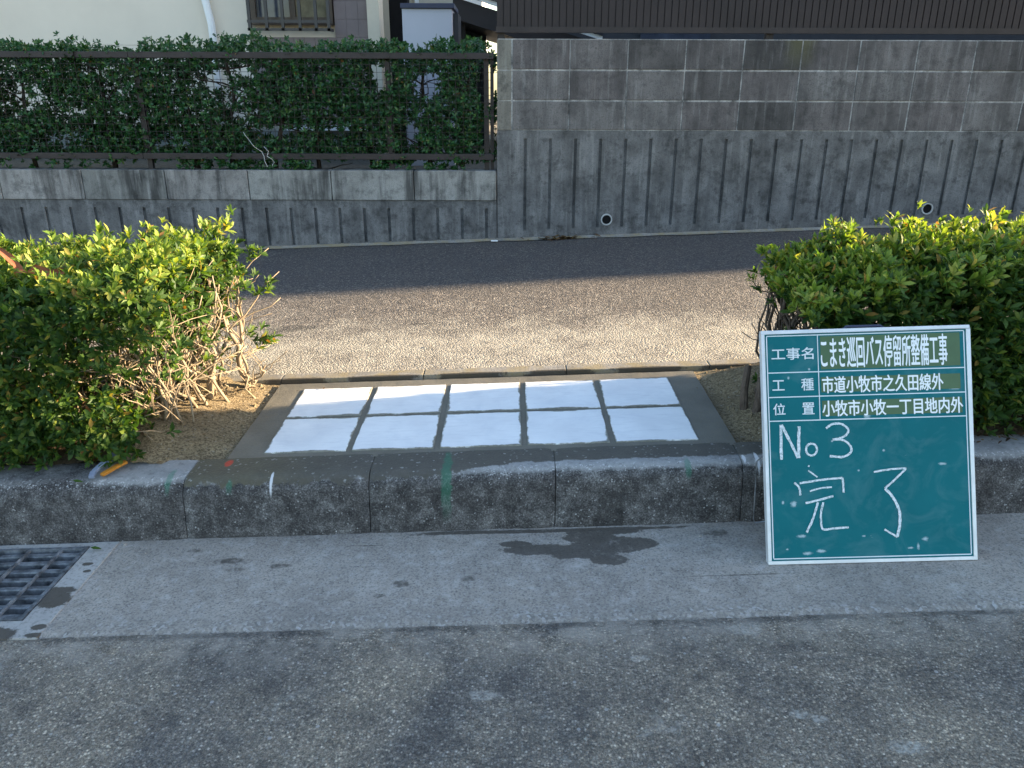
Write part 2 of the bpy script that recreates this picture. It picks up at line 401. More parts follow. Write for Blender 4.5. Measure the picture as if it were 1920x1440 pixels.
def m_leaf(name, stops, tr=.35, rough=.42, scale=3.0):
    m = Mt(name, rough, .35)
    ri = m.geo.outputs['Random Per Island']
    c = m.ramp(ri, stops)
    c = m.mix(m.ramp(m.noise(scale, 3), [(.35, 0.0), (.7, .45)]), c, m.mix(1.0, c, (.72,.85,.8,1), 'MULTIPLY'))
    m.done(c)
    t = m.n.new('ShaderNodeBsdfTranslucent')
    m.L(m.mix(1.0, c, (1.5,1.45,.55,1), 'MULTIPLY'), t.inputs[0])
    mx = m.n.new('ShaderNodeMixShader'); mx.inputs[0].default_value = tr
    m.L(m.b.outputs[0], mx.inputs[1]); m.L(t.outputs[0], mx.inputs[2]); m.L(mx.outputs[0], m.out.inputs[0])
    return m.m

def m_bark(name, lo, hi):
    m = Mt(name, .9, .2)
    n = m.noise(1, 5, .7, vec=m.map(m.pos, (60, 60, 14)))
    c = m.ramp(n, [(.3, lo), (.7, hi)]); m.bump(n, .5, .003)
    return m.done(c)

ROAD, GUT, WALK, KERB, TILE, MORT, SOIL = m_road(), m_gutter(), m_walk(), m_kerb(), m_tile(), m_mortar(), m_soil()
EDGE = m_plainconc('edging_concrete', .16, .30, (1.05,1,.90), .9, [(-.9+.37*k, .86, .14, .012) for k in range(7)])  # dark ellipses along the front edge paint in its shade and dirt
RIM = m_plainconc('basin_concrete', .30, .40, (1.02,1,.96), .0, [(-1.315,-.34,.05,.045),(-1.33,-.30,.06,.02),(-1.40,-.50,.06,.035),(-1.55,-.49,.12,.03),(-1.29,-.47,.02,.012),(-1.31,-.16,.018,.010),(-1.29,-.20,.012,.008),(-1.28,-.505,.03,.01)])
BLOCK = m_wall('block_face', .10, .17, .38, (1.05,1,.98), .42, moss=True, blotk=.45)
PALE = m_wall('pale_block', .15, .22, .3, (1.05,1.02,.88), .15)
JOINT = m_wall('block_joint', .20, .56, .2, (1.02,1,.97), 0, 2, blotk=.7)
RIBC = m_wall('ribbed_concrete', .11, .22, .36, (1.0,1,1.01), 0, 1.6, sx=9, blotk=.6)
COPE = m_wall('coping_concrete', .19, .32, .75, (1,1,.95), .25)
BROWN = m_flat('brown_metal', (.026,.019,.020), .5, .4, 0, .2)
SLAT = m_flat('brown_slats', (.026,.019,.020), .55, .35, 0, .15, 3)
WIRE = m_flat('brown_wire', (.014,.010,.010), .5)
CREAM = m_flat('cream_render', (.68,.62,.53), .85, .2, 0, .03, 2)
TRIMC = m_flat('cream_trim', (.50,.46,.38), .7, .3, 0, .04)
MAUVE = m_flat('mauve_tile', (.20,.165,.165), .7, .3, 0, .08, 5)
FOUND = m_flat('grey_foundation', (.19,.22,.215), .85, .2, 0, .1)
WHITE = m_flat('white_plastic', (.74,.76,.78), .4, .4, 0, .03)
GRILLE = m_flat('dark_grille', (.018,.019,.026), .35, .5, 0, .1)
WFRAME = m_flat('brown_frame', (.040,.024,.016), .4, .5)
GLASS = m_flat('window_glass', (.05,.06,.085), .12, .6, 0, .3, 3)
CURT = m_flat('curtain', (.20,.18,.12), .9, .1, 0, .2, 12)
BOXP = m_flat('grey_panel', (.42,.44,.51), .6, .3, 0, .03, 2)
BOXT = m_flat('blue_trim', (.028,.036,.075), .5)
DARK = m_flat('dark_void', (.012,.012,.013), .9, .1)
ROOFM = m_flat('dark_roof', (.018,.013,.014), .6)
LOUV = m_flat('slate_louvre', (.035,.038,.045), .6)
YARD = m_flat('yard_gravel', (.13,.12,.10), .95, .1, 0, .3, 30)
PVC = m_flat('grey_pvc', (.42,.43,.43), .5)
LEAF_L = m_leaf('azalea_leaf', [(0, (.022,.060,.013,1)), (.5, (.046,.100,.018,1)), (.84, (.085,.150,.026,1)), (.96, (.16,.20,.03,1)), (.985, (.24,.18,.03,1)), (1, (.16,.06,.02,1))], .42, .55)
LEAF_Y = m_leaf('sunlit_young_azalea_leaf', [(0, (.075,.15,.022,1)), (.4, (.15,.23,.035,1)), (.8, (.25,.31,.055,1)), (.95, (.38,.36,.08,1)), (1, (.30,.14,.05,1))], .42, .5)  # new growth brightened as if sunlit; older leaves above darkened as if shaded
LEAF_B = m_leaf('camellia_leaf', [(0, (.010,.045,.014,1)), (.55, (.024,.085,.025,1)), (.92, (.046,.120,.032,1)), (.985, (.07,.09,.02,1)), (1, (.12,.05,.02,1))], .2, .33)
LEAF_T = m_leaf('tree_leaf', [(0, (.02,.045,.012,1)), (1, (.05,.085,.02,1))], .25, .5)
LITTER = m_leaf('dry_leaf', [(0, (.045,.025,.012,1)), (.5, (.10,.05,.02,1)), (.85, (.16,.09,.04,1)), (1, (.22,.17,.07,1))], .1, .8)
BARK = m_bark('pale_bark', (.16,.115,.075,1), (.37,.31,.22,1))
BARKD = m_bark('dark_bark', (.05,.038,.03,1), (.15,.115,.09,1))
BARKB = m_bark('hedge_bark', (.02,.017,.014,1), (.06,.048,.038,1))
STEEL = m_flat('galvanised_steel', (.27,.29,.32), .42, .5, .5, .42, 26)

# ------------------------------------------------------------------ ground
def gz(x): return G*x
def jy(x): return JN + .004*mnoise.noise(Vector((x*6, .3, 0)))

tag(grid('ground', YARD, -80, 80, -60, 120, 8, 9, lambda x, y: G*x - .42), kind='structure')
def road_z(x, y):
    return G*x - .2 - .012*max(0, min(1, (JN-y)/.5)) + .0015*mnoise.noise(Vector((x*3, y*3, 0)))
m = MB(); nx = 360
xs = [-2.6 + 5.2*i/nx for i in range(nx+1)]
o = grid('road', ROAD, -60, 60, -30, -4, 4, 2, lambda x, y: G*x - .212)
# near part of the carriageway with a broken edge against the gutter
mr = MB(); ysl = [0, .012, .022, .032, .044, .07, .15, .3, .6, 1.2, 3.482]
for x in [-60, -30, -10] + xs + [10, 30, 60]:
    e = JN - .004 + .005*mnoise.noise(Vector((x*22, 1.7, 0))) + .004*mnoise.noise(Vector((x*70, 4.7, 0)))
    for k, d in enumerate(ysl):
        yy = e + .03 - d if k < len(ysl)-1 else -4.0
        mr.v.append((x, yy, G*x - .2 - (.008 if k == 0 else .0045 if yy > e+.012 else .0035 if yy > e-.004 else .0015) - .011*min(1, d/.5)))
n = len(ysl); cnt = len(xs)+6
for i in range(cnt-1):
    for k in range(n-1):
        a = i*n+k; mr.f.append((a+1, a+n+1, a+n, a))
nr = mr.build('road_edge', ROAD, smooth=True)
# one object for the carriageway
bm = bmesh.new(); bm.from_mesh(o.data); bm.from_mesh(nr.data); bm.to_mesh(o.data); bm.free()
bpy.data.objects.remove(nr); tag(o, kind='structure')

# gutter: concrete strip in front of the kerb, left out where the drain basin sits
mg = MB()
def gut_z(x, y): return G*x - .2 + .010*((y-JN)/.5)**2*0 + .002*mnoise.noise(Vector((x*5, y*5, 2)))
def sheet(mb, x0, x1, y0, y1, dx, dy, zf):
    nx = max(1, int(round((x1-x0)/dx))); ny = max(1, int(round((y1-y0)/dy))); b = len(mb.v)
    for j in range(ny+1):
        for i in range(nx+1):
            x = x0+(x1-x0)*i/nx; y = y0+(y1-y0)*j/ny
            yy = y + (.004*mnoise.noise(Vector((x*22, 1.7, 0))) + .005*mnoise.noise(Vector((x*50, 9.1, 0))) if j == 0 else 0)
            mb.v.append((x, yy, zf(x, y) - (.0055 if j == 0 else 0)))
    for j in range(ny):
        for i in range(nx):
            a = b+j*(nx+1)+i; mb.f.append((a, a+1, a+nx+2, a+nx+1))
sheet(mg, -1.268, 3.2, JN+.002, .02, .02, .02, gut_z)
sheet(mg, -60, -2.35, JN+.002, .02, 4, .1, gut_z)
sheet(mg, 3.2, 60, JN+.002, .02, 4, .1, gut_z)
tag(mg.build('gutter', GUT, smooth=True), kind='structure')

# a short crack in the gutter by the board: thin bitumen line
# footway
def walk_z(x, y):
    return G*x + XS*y + .003*mnoise.noise(Vector((x*1.3, y*1.3, 5)))
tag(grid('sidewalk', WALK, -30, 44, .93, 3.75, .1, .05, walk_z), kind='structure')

# planting strip soil
def soil_z(x, y):
    d = max(-.97 - x, x - .80, 0)
    h = -.014 + .055*min(1, d/.28) + .012*mnoise.noise(Vector((x*6, y*6, 0)))*min(1, d*6) + .009*mnoise.noise(Vector((x*25, y*25, 3)))*min(1, d*9)
    h -= .03*max(0, (.26-y)/.14)*(1 if d > 0 else 0) + .02*max(0, (y-.8)/.07)*min(1, d*6)
    return G*x + XS*y + h
tag(grid('planting_soil', SOIL, -3.4, 6.5, .125, .90, .02, .02, soil_z), kind='structure')

# bed of mortar round the slabs
bx0, bx1, by0, by1 = -.955, .765, .135, .835
tag(grid('mortar_bed', MORT, bx0, bx1, by0, by1, .02, .02, lambda x, y: G*x + XS*y - .004 + .0012*mnoise.noise(Vector((x*20, y*20, 1)))), kind='structure')

# ------------------------------------------------------------------ white slabs
TP, TX, TY = .3007, -.8485, .1714
tme = None
ords = ['first', 'second', 'third', 'fourth', 'fifth']
for r in range(2):
    for k in range(5):
        cx = TX + TP*(k+.5); cy = TY + TP*(r+.5)
        if tme is None:
            t = MB(); t.box(-.1405, .1405, -.1405, .1405, -.03, -.0005)
            to = t.build('paving_slab', TILE, bevel=.003); tme = to.data; o = to
        else:
            o = bpy.data.objects.new('paving_slab', tme); COL.objects.link(o)
        o.location = (cx, cy, G*cx + XS*cy + .001)
        o.rotation_euler = (math.atan(XS), -math.atan(G), 0)
        side = {0: 'at its left end beside the sandy soil', 1: 'second from its left end', 2: 'in its middle', 3: 'second from its right end', 4: 'at its right end nearest the green board'}[k]
        tag(o, 'white square slab in the row along the %s, %s' % ('kerb' if r == 0 else 'footway', side), 'slab', 'white slabs set in mortar')

# ------------------------------------------------------------------ kerb stones
def kerb_prof(lo=0.0):
    p = [(-.03, -.23), (-.015, -.095)]
    for k in range(6):
        a = math.pi*(1 - .5*k/5)
        p.append((.048 + .060*math.cos(a), -.060 + .060*math.sin(a)))
    return p + [(.15, .002), (.15, -.23)]
kl = {-3: 'kerb stone with a bare pale top behind the steel drain grate',
      -2: 'kerb stone with brown wet top and a red paint mark at its back',
      -1: 'kerb stone crossed by the long green paint stripe',
      0: 'kerb stone above the big wet patch on the gutter',
      1: 'kerb stone half hidden behind the left edge of the green board',
      2: 'mossy kerb stone showing right of the green board'}
for k in range(-3, 3):
    x0 = .15 + .6*k
    x1 = x0 + .6
    if k == -3: x0 = -2.25
    t = MB(); n = max(2, int((x1-x0)/.03)); pr = kerb_prof()
    # lofted so that the worn edge can waver
    pn = len(pr); xa, xb = x0+.0014, x1-.0014
    for i in range(n+1):
        x = xa+(xb-xa)*i/n
        for (y, z) in pr:
            wv = .0035*mnoise.noise(Vector((x*14, y*14, z*14)))
            e = .004 if i in (0, n) else 0
            t.v.append((x, y + wv + (e if y < .02 else 0), z + wv*.6 - (e if z > -.05 else 0) + G*x))
    for i in range(n):
        for q in range(pn):
            a = i*pn+q; b = i*pn+(q+1) % pn
            t.f.append((a, b, b+pn, a+pn))
    t.f.append(tuple(range(pn-1, -1, -1))); t.f.append(tuple(n*pn+q for q in range(pn)))
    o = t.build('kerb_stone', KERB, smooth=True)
    bmx = bmesh.new(); bmx.from_mesh(o.data); bmesh.ops.recalc_face_normals(bmx, faces=bmx.faces)
    for e in bmx.edges:
        if len(e.link_faces) == 2 and e.calc_face_angle() > 1.0: e.smooth = False
    bmx.to_mesh(o.data); bmx.free()
    tag(o, kl[k], 'kerb stone', 'kerb stones along the gutter')
# off-picture continuation of the kerb
t = MB(); t.prism(kerb_prof(), 1.954, 40); t.prism(kerb_prof(), -30, -2.254)
tag(t.build('kerb_run', KERB, shear=True), 'weathered kerb running on beyond the built stretch', 'kerb')
# joint filler
t = MB(); t.box(-2.25, 1.95, .05, .14, -.23, -.006)
tag(t.build('kerb_bedding', MORT, shear=True), kind='structure')

# thin edging between bed and footway
el = ['pale edging stone under the left shrub', 'edging stone at the back left of the white slabs', 'edging stone behind the middle of the white slabs',
      'edging stone behind the right end of the white slabs', 'sandy edging stone beside the cut branch stubs', 'edging stone under the right hedge']
for k in range(6):
    x0 = -1.56 + .6*k
    t = MB(); t.box(x0+.001, x0+.599, .858, .925, -.14, .009)
    t.v = [(x, y, z + XS*y) for x, y, z in t.v]
    o = t.build('edging_stone', EDGE, shear=True, bevel=.004)
    tag(o, el[k], 'edging stone', 'edging stones along the footway')

# ------------------------------------------------------------------ drain with grate
gr = empty('drain_grate', (-1.70, -.25, -.26))
tag(gr, 'bluish steel drain grate in a concrete rim below the kerb', 'drain')
def gp(mb, name, mat, parent=gr, **k):
    o = mb.build(name, mat, None, shear=True, rel=(gr.location.x, gr.location.y, gr.location.z), **k)
    o.parent = parent; return o
t = MB()
t.box(-1.352, -1.268, JN+.002, -.03, -.5, -.1975); t.box(-2.35, -1.352, JN+.002, -.435, -.5, -.1995); t.box(-2.35, -1.352, -.055, -.03, -.5, -.199)
gp(t, 'concrete_rim', RIM, bevel=.003)
t = MB(); t.box(-1.366, -1.354, -.433, -.057, -.25, -.196); t.box(-2.35, -1.366, -.433, -.423, -.25, -.197); t.box(-2.35, -1.366, -.067, -.057, -.25, -.197)
gp(t, 'angle_frame', STEEL)
t = MB()
for i in range(8):
    y = -.405 + i*.0455
    t.box(-2.35, -1.368, y-.0095, y+.0095, -.245, -.206)
gp(t, 'bearing_bars', STEEL, bevel=.003)
t = MB()
for i in range(9):
    x = -1.44 - i*.105
    t.tube([(x, -.424, -.203), (x, -.066, -.203)], .006, 6)
gp(t, 'cross_rods', STEEL)
t = MB(); t.box(-2.35, -1.356, -.433, -.057, -.62, -.60)
gp(t, 'pit_floor', DARK)

# ------------------------------------------------------------------ walls
WY = 3.648
def ribs(name, x0, x1, top, gx0, pitch, gtop, bot_off, parent, gw=.022, base_off=-.06):
    """ribbed concrete face: segments standing 16 mm proud of the groove bottoms"""
    t = MB()
    t.box(x0, x1, WY+.017, WY+.15, -.6, top)
    xs_ = []; x = gx0
    while x < x1-.05:
        if x > x0+.03: xs_.append(x)
        x += pitch
    t.box(x0, x1, WY, WY+.0165, gtop, top)
    a = x0
    def seg(p, q, zlo_f, zhi_f):
        vs = [(p,WY,zlo_f(p)),(q,WY,zlo_f(q)),(q,WY+.0165,zlo_f(q)),(p,WY+.0165,zlo_f(p)),(p,WY,zhi_f(p)),(q,WY,zhi_f(q)),(q,WY+.0165,zhi_f(q)),(p,WY+.0165,zhi_f(p))]
        t.add(vs, [(0,3,2,1),(0,1,5,4),(1,2,6,5),(2,3,7,6),(3,0,4,7)])
    for gxx in xs_ + [x1]:
        seg(a, gxx - (gw/2 if gxx != x1 else 0), lambda x: G*x+.0755+bot_off, lambda x: gtop)
        a = gxx + gw/2
    seg(x0, x1, lambda x: G*x - .2, lambda x: G*x + .0750 + bot_off)
    # base strip stands 4 mm proud of the ribs
    return t.build(name, RIBC, parent)

tw = empty('retaining_wall', (4, WY, .1))
tag(tw, 'tall grey retaining wall of concrete blocks on a ribbed concrete base', 'wall')
def rp(o, root=tw):
    o.parent = root; o.matrix_parent_inverse = Matrix.Translation(root.location).inverted(); return o
rp(ribs('ribbed_base', -.088, 40, .856, .113, .1795, .803, .075, None))
t = MB()
rng = random.Random(4)
for r in range(3):
    z0 = .858+.2*r
    for j in range(60):
        x0 = .017+.4*j
        yy = rng.uniform(-.002, .002)
        t.box(x0+.0045, x0+.3955, WY+.004+yy, WY+.07, z0+.0058, z0+.1942)
rp(t.build('block_course', BLOCK, bevel=.0025, seg=1))
t = MB(); t.box(-.08, 24.1, WY+.0085, WY+.14, .857, 1.4575)
rp(t.build('mortar_joint', JOINT))
t = MB()
for r in range(3): t.box(-.088, .010, WY+.002+.002*r, WY+.14, .860+.2*r, 1.052+.2*r+(.002 if r < 2 else 0))
rp(t.build('end_block', PALE, bevel=.003))
for px, pz in [(.717, .232), (3.073, .318)]:
    t = MB(); nn = 24
    vs = []
    for rr, yy in [(.042, WY-.012), (.042, WY+.02), (.0335, WY+.02), (.0335, WY-.012)]:
        vs += [(px+rr*math.cos(2*math.pi*k/nn), yy, pz+rr*math.sin(2*math.pi*k/nn)) for k in range(nn)]
    fs = [(i*nn+k, i*nn+(k+1) % nn, ((i+1) % 4)*nn+(k+1) % nn, ((i+1) % 4)*nn+k) for i in range(4) for k in range(nn)]
    t.add(vs, fs)
    o = t.build('weep_pipe', PVC); rp(o)
    t = MB(); t.add([(px+.0335*math.cos(2*math.pi*k/nn), WY-.002, pz+.0335*math.sin(2*math.pi*k/nn)) for k in range(nn)], [tuple(range(nn))])
    d = t.build('pipe_hollow', DARK); d.parent = o

lw = empty('boundary_wall', (-3, WY, 0))
tag(lw, 'low grey garden wall with a streaked smooth coping under the mesh fence', 'wall')
rp(ribs('ribbed_base', -14, -.094, .366, -13.99-.0006+ .0, .1795, .31, .0, None), lw)
t = MB(); x = -.094; rng = random.Random(7)
while x > -14:
    t.box(x-.596, x-.002, WY-.010+rng.uniform(-.001, .001), WY+.15, .368, .577); x -= .6
rp(t.build('coping', COPE, bevel=.003, seg=1), lw)

# asphalt fillet / dirt strip at the wall foot
t = MB()
for i in range(200):
    x = -4+i*.05; wdt = .035+.03*mnoise.noise(Vector((x*4, 0, 0)))
    zb = G*x+XS*WY
    t.add([(x, WY-wdt, zb+.004), (x+.05, WY-.035-.03*mnoise.noise(Vector(((x+.05)*4, 0, 0))), zb+.05*G+.004), (x+.05, WY+.01, zb+.05*G+.022), (x, WY+.01, zb+.022)], [(0, 1, 2, 3)])
tag(t.build('wall_footing', EDGE, smooth=True), kind='structure')

# ------------------------------------------------------------------ brown slatted screen on the tall wall
sf = empty('slatted_screen', (6, WY+.06, 1.46))
tag(sf, 'dark brown screen of narrow upright slats on top of the block wall', 'screen')
t = MB(); x = -.088; zt = 2.55
while x < 24:
    t.box(x, x+.0405, WY+.034, WY+.052, 1.535, zt)
    x += .0478
t.box(-.088, 24, WY+.044, WY+.06, 1.535, zt)
rp(t.build('slats', SLAT), sf)
t = MB(); t.box(-.095, 24, WY+.020, WY+.075, 1.497, 1.534); rp(t.build('bottom_rail', BROWN), sf)
t = MB(); t.box(-.095, 24, WY+.020, WY+.075, zt+.001, zt+.05); rp(t.build('top_rail', BROWN), sf)
for px in [-.06, 1.80, 3.66]:
    t = MB(); t.box(px-.025, px+.025, WY+.065, WY+.115, 1.40, zt); rp(t.build('post', BROWN), sf)

# ------------------------------------------------------------------ mesh fence on the low wall
mf = empty('mesh_fence', (-3, WY+.05, .577))
tag(mf, 'brown wire mesh fence with flat rails in front of the back hedge', 'fence')
for (xa, xb) in [(-7.0, -2.645), (-2.642, -.112)]:
    t = MB(); t.box(xa, xb, WY+.030, WY+.070, 1.327, 1.368); rp(t.build('top_rail', BROWN, bevel=.003), mf)
    t = MB(); t.box(xa, xb, WY+.030, WY+.070, .650, .692); rp(t.build('bottom_rail', BROWN, bevel=.003), mf)
t = MB(); x = -6.98
while x < -.13:
    t.box(x-.0014, x+.0014, WY+.0485, WY+.0513, .692, 1.327); x += .050
z = .74
while z < 1.32:
    t.box(-7, -.115, WY+.0517, WY+.0545, z-.0014, z+.0014); z += .050
rp(t.build('wire_mesh', WIRE), mf)
for px in [-.125, -.165, -.86, -2.62, -4.4]:
    t = MB(); wd = .012 if px == -.125 else .017
    t.box(px-wd, px+wd, WY+.075, WY+.11, .57, 1.33); rp(t.build('post', BROWN), mf)

# ------------------------------------------------------------------ leaves
LT_V = np.array([(0,0,0),(-.32,.30,.06),(-.45,.66,.07),(0,1,-.02),(.45,.66,.07),(.32,.30,.06),(0,.30,-.01),(0,.66,-.02)], float)
LT_F = [(0,6,1),(1,6,7,2),(2,7,3),(0,5,6),(5,4,7,6),(4,3,7)]
def leaf_mesh(name, P, D, N, Ln, Wd, mat, curl=.18, parent=None):
    """one mesh of many leaves: base points P, directions D, face normals N, length, width arrays"""
    n = len(P); D = D/np.linalg.norm(D, axis=1, keepdims=True)
    X = np.cross(D, N); X /= np.maximum(1e-6, np.linalg.norm(X, axis=1, keepdims=True)); Z = np.cross(X, D)
    T = LT_V
    y = T[:, 1]
    V = P[:, None, :] + X[:, None, :]*(T[:, 0][None, :, None]*Wd[:, None, None]) + D[:, None, :]*(y[None, :, None]*Ln[:, None, None]) \
        + Z[:, None, :]*((T[:, 2][None, :]*Wd[:, None]*1.6 - curl*(y**2)[None, :]*Ln[:, None])[:, :, None])
    V = V.reshape(-1, 3)
    lv = np.concatenate([np.array(f) for f in LT_F]); ls = np.array([len(f) for f in LT_F])
    loops = (lv[None, :] + (np.arange(n)*len(T))[:, None]).ravel()
    tot = np.tile(ls, n); st = np.concatenate([[0], np.cumsum(tot)[:-1]])
    me = bpy.data.meshes.new(name)
    me.vertices.add(len(V)); me.vertices.foreach_set('co', V.ravel().astype(np.float32))
    me.loops.add(len(loops)); me.loops.foreach_set('vertex_index', loops.astype(np.int32))
    me.polygons.add(len(tot)); me.polygons.foreach_set('loop_start', st.astype(np.int32)); 
    me.polygons.foreach_set('use_smooth', np.ones(len(tot), bool))
    me.update(calc_edges=True); me.validate()
    o = bpy.data.objects.new(name, me); COL.objects.link(o); me.materials.append(mat)
    if parent: o.parent = parent; o.matrix_parent_inverse = Matrix.Translation(parent.location).inverted()
    return o

def rosettes(pts, axes, rs, nl=(6, 9), L=(.026, .048), ratio=.34, spread=(18, 68)):
    """leaf whorls at twig ends"""
    P=[];D=[];N=[];LL=[];W=[]
    for p, a in zip(pts, axes):
        a = np.array(a, float); a /= np.linalg.norm(a)
        b = np.cross(a, (.3, .5, .8)); b /= np.linalg.norm(b); c = np.cross(a, b)
        k = rs.randint(nl[0], nl[1]+1); ph = rs.rand()*6.28; size = rs.uniform(L[0], L[1])
        for i in range(k):
            q = ph + i*2.4 + rs.normal(0, .25); s = np.radians(rs.uniform(*spread)*(1 - .5*i/k))
            r_ = b*np.cos(q)+c*np.sin(q)
            d = a*np.cos(s)+r_*np.sin(s); nn = a*np.sin(s)-r_*np.cos(s)
            l = size*rs.uniform(.7, 1.15)
            P.append(np.array(p)-a*.010*rs.rand()*(1+i*.3)); D.append(d); N.append(nn); LL.append(l); W.append(l*ratio*rs.uniform(.85, 1.15))
    return [np.array(q) for q in (P, D, N, LL, W)]

def nz(x, y, z, s=1.0, o=0.0): return mnoise.noise(Vector((x*s+o, y*s, z*s)))

def hedge_points(rs, box, count, keep, bumpy=.05, depth=.16, zt=None):
    """twig ends in the outer shell of a clipped hedge. box: x0,x1,y0,y1; zt(x,y) top; keep(x,y,z)->probability"""
    x0, x1, y0, y1 = box; pts = []; axs = []
    tries = 0
    while len(pts) < count and tries < count*60:
        tries += 1
        x = rs.uniform(x0, x1); y = rs.uniform(y0, y1); top = zt(x, y); g0 = G*x + .02
        z = rs.uniform(g0, top+.05)
        bmp = bumpy*(nz(x, y, z, 5) + .6*nz(x, y, z, 13, 3))
        dt = top - z + bmp; df = y - y0 + bmp; db = y1 - y + bmp; dr = x1 - x + bmp; dl = x - x0 + bmp
        ds = [dt, df, db, dr, dl]; d = min(ds)
        if d < 0: continue
        if rs.rand() > math.exp(-d/depth*1.6): continue
        if rs.rand() > keep(x, y, z): continue
        wts = [math.exp(-q/.07) for q in ds]
        ax = np.array((wts[3]-wts[4], wts[2]-wts[1], wts[0]+.55)) + rs.normal(0, .38, 3) + np.array((.28, -.12, 0))
        pts.append((x, y, z)); axs.append(ax)
    return pts, axs

def branch(mb, p0, p1, r0, r1, rs, wig=.03, n=6, sides=6):
    p0 = np.array(p0, float); p1 = np.array(p1, float); pts = []
    L = np.linalg.norm(p1-p0); off = rs.normal(0, 1, 3)
    for i in range(n+1):
        t = i/n
        q = p0+(p1-p0)*t
        q = q + np.array([nz(t*2.2, off[0], 1, 1.7, off[1]*5), nz(t*2.2, off[1], 4, 1.7, off[2]*5), .4*nz(t*2.2, off[2], 7, 1.7, off[0]*5)])*wig*2.2*math.sin(math.pi*min(1, t*1.1)*.85)
        pts.append(tuple(q))
    mb.tube(pts, [r0+(r1-r0)*i/n for i in range(n+1)], sides)
    return pts

def crown(A, parent, topf):
    """older leaves and the new shoots of the clipped top, coloured brighter as if sunlit"""
    r2 = np.random.RandomState(41)
    new = np.array([(topf(p[0], p[1]) - p[2]) < .055 + .06*nz(p[0], p[1], p[2], 9) and r2.rand() < .88 for p in A[0]])
    leaf_mesh('foliage', *[a[~new] for a in A], LEAF_L, parent=parent)
    leaf_mesh('sunlit_young_foliage', *[a[new] for a in A], LEAF_Y, parent=parent)

# ---- left azalea hedge
rs = np.random.RandomState(11)
lh = empty('hedge', (-1.7, .5, -.05))
tag(lh, 'sunlit azalea hedge with bare cut stems at its end, left of the white slabs', 'hedge')
def lt_top(x, y):
    return .515 + .10*max(0, min(1, (x+2.0)/.95)) - .05*max(0, .35-y) + .035*nz(x, y, 0, 7)
def lt_keep(x, y, z):
    g0 = G*x; h = z-g0
    k = 1.0
    # the end has been cut back to the stems, right of a slanting line
    cut = -1.22 - .62*max(0, min(.46, h-.02)) + .06*nz(y, z, 0, 8)
    if y > .40: cut -= .15
    lim = .37 + .05*max(0, min(1, (.6-y)/.3)) + .05*nz(x, y, 0, 7)
    if y > .80 and x < -1.28: return k*.6
    if x > cut and h < lim: k = .05 if h < lim-.12 else .26
    if h < .08: k *= .5
    if -1.86 < x < -1.45 and .08 < y < .33 and z > .50: k *= .12
    return k
pts, axs = hedge_points(rs, (-2.75, -1.12, .075, 1.02), 9000, lt_keep, .05, .17, lt_top)
# stray shoots breaking the clipped top and the end face
for i in range(120):
    x = rs.uniform(-2.1, -1.11); y = rs.uniform(.2, 1.0)
    pts.append((x, y, lt_top(x, y)+rs.uniform(.0, .055))); axs.append((.25+rs.normal(0, .3), -.1+rs.normal(0, .3), 1))
for (x, y, z) in [(-1.09,.80,.54),(-1.03,.86,.53),(-1.08,.74,.50),(-1.07,.82,.46),(-1.10,.66,.48),(-1.06,.88,.50),(-1.12,.78,.57),(-1.05,.78,.55),(-1.0,.70,.26),(-.965,.66,.235),(-.985,.72,.20),(-1.0,.82,.42),(-.99,.78,.385),(-1.03,.7,.45),(-.945,.70,.22)]:
    for q in range(4): pts.append((x+rs.normal(0,.022), y+rs.normal(0,.02), z+rs.normal(0,.018))); axs.append((.9+rs.normal(0,.3), rs.normal(0,.4), .5+rs.normal(0,.4)))
# low front skirt of leaves over the kerb
for i in range(230):
    x = rs.uniform(-1.9, -1.24); t_ = rs.rand()
    pts.append((x, .07+.09*rs.rand()+.04*t_, G*x+.03+.20*t_)); axs.append((rs.normal(0,.35), -1+rs.normal(0,.3), .35+rs.normal(0,.35)))
A = rosettes(pts, axs, rs, (6, 9), (.025, .045), .38)
crown(A, lh, lt_top)
t = MB()
bases = []
for i in range(26):
    bx = -1.15 - abs(rs.normal(0, .15)); by = rs.uniform(.38, .86); bases.append((bx, by))
    top = (min(-1.08, bx + rs.uniform(-.16, .16)), by + rs.normal(0, .09), rs.uniform(.38, .52))
    r0 = rs.uniform(.003, .0080)
    pp = branch(t, (bx, by, soil_z(bx, by)-.01), top, r0, r0*.5, rs, .035, 7)
    for q in range(rs.randint(2, 5)):
        b = pp[rs.randint(2, 6)]
        e = (b[0]+rs.normal(.02, .09), b[1]+rs.normal(-.02, .09), b[2]+rs.uniform(.04, .22))
        branch(t, b, e, r0*.5, .0016, rs, .02, 4, 5)
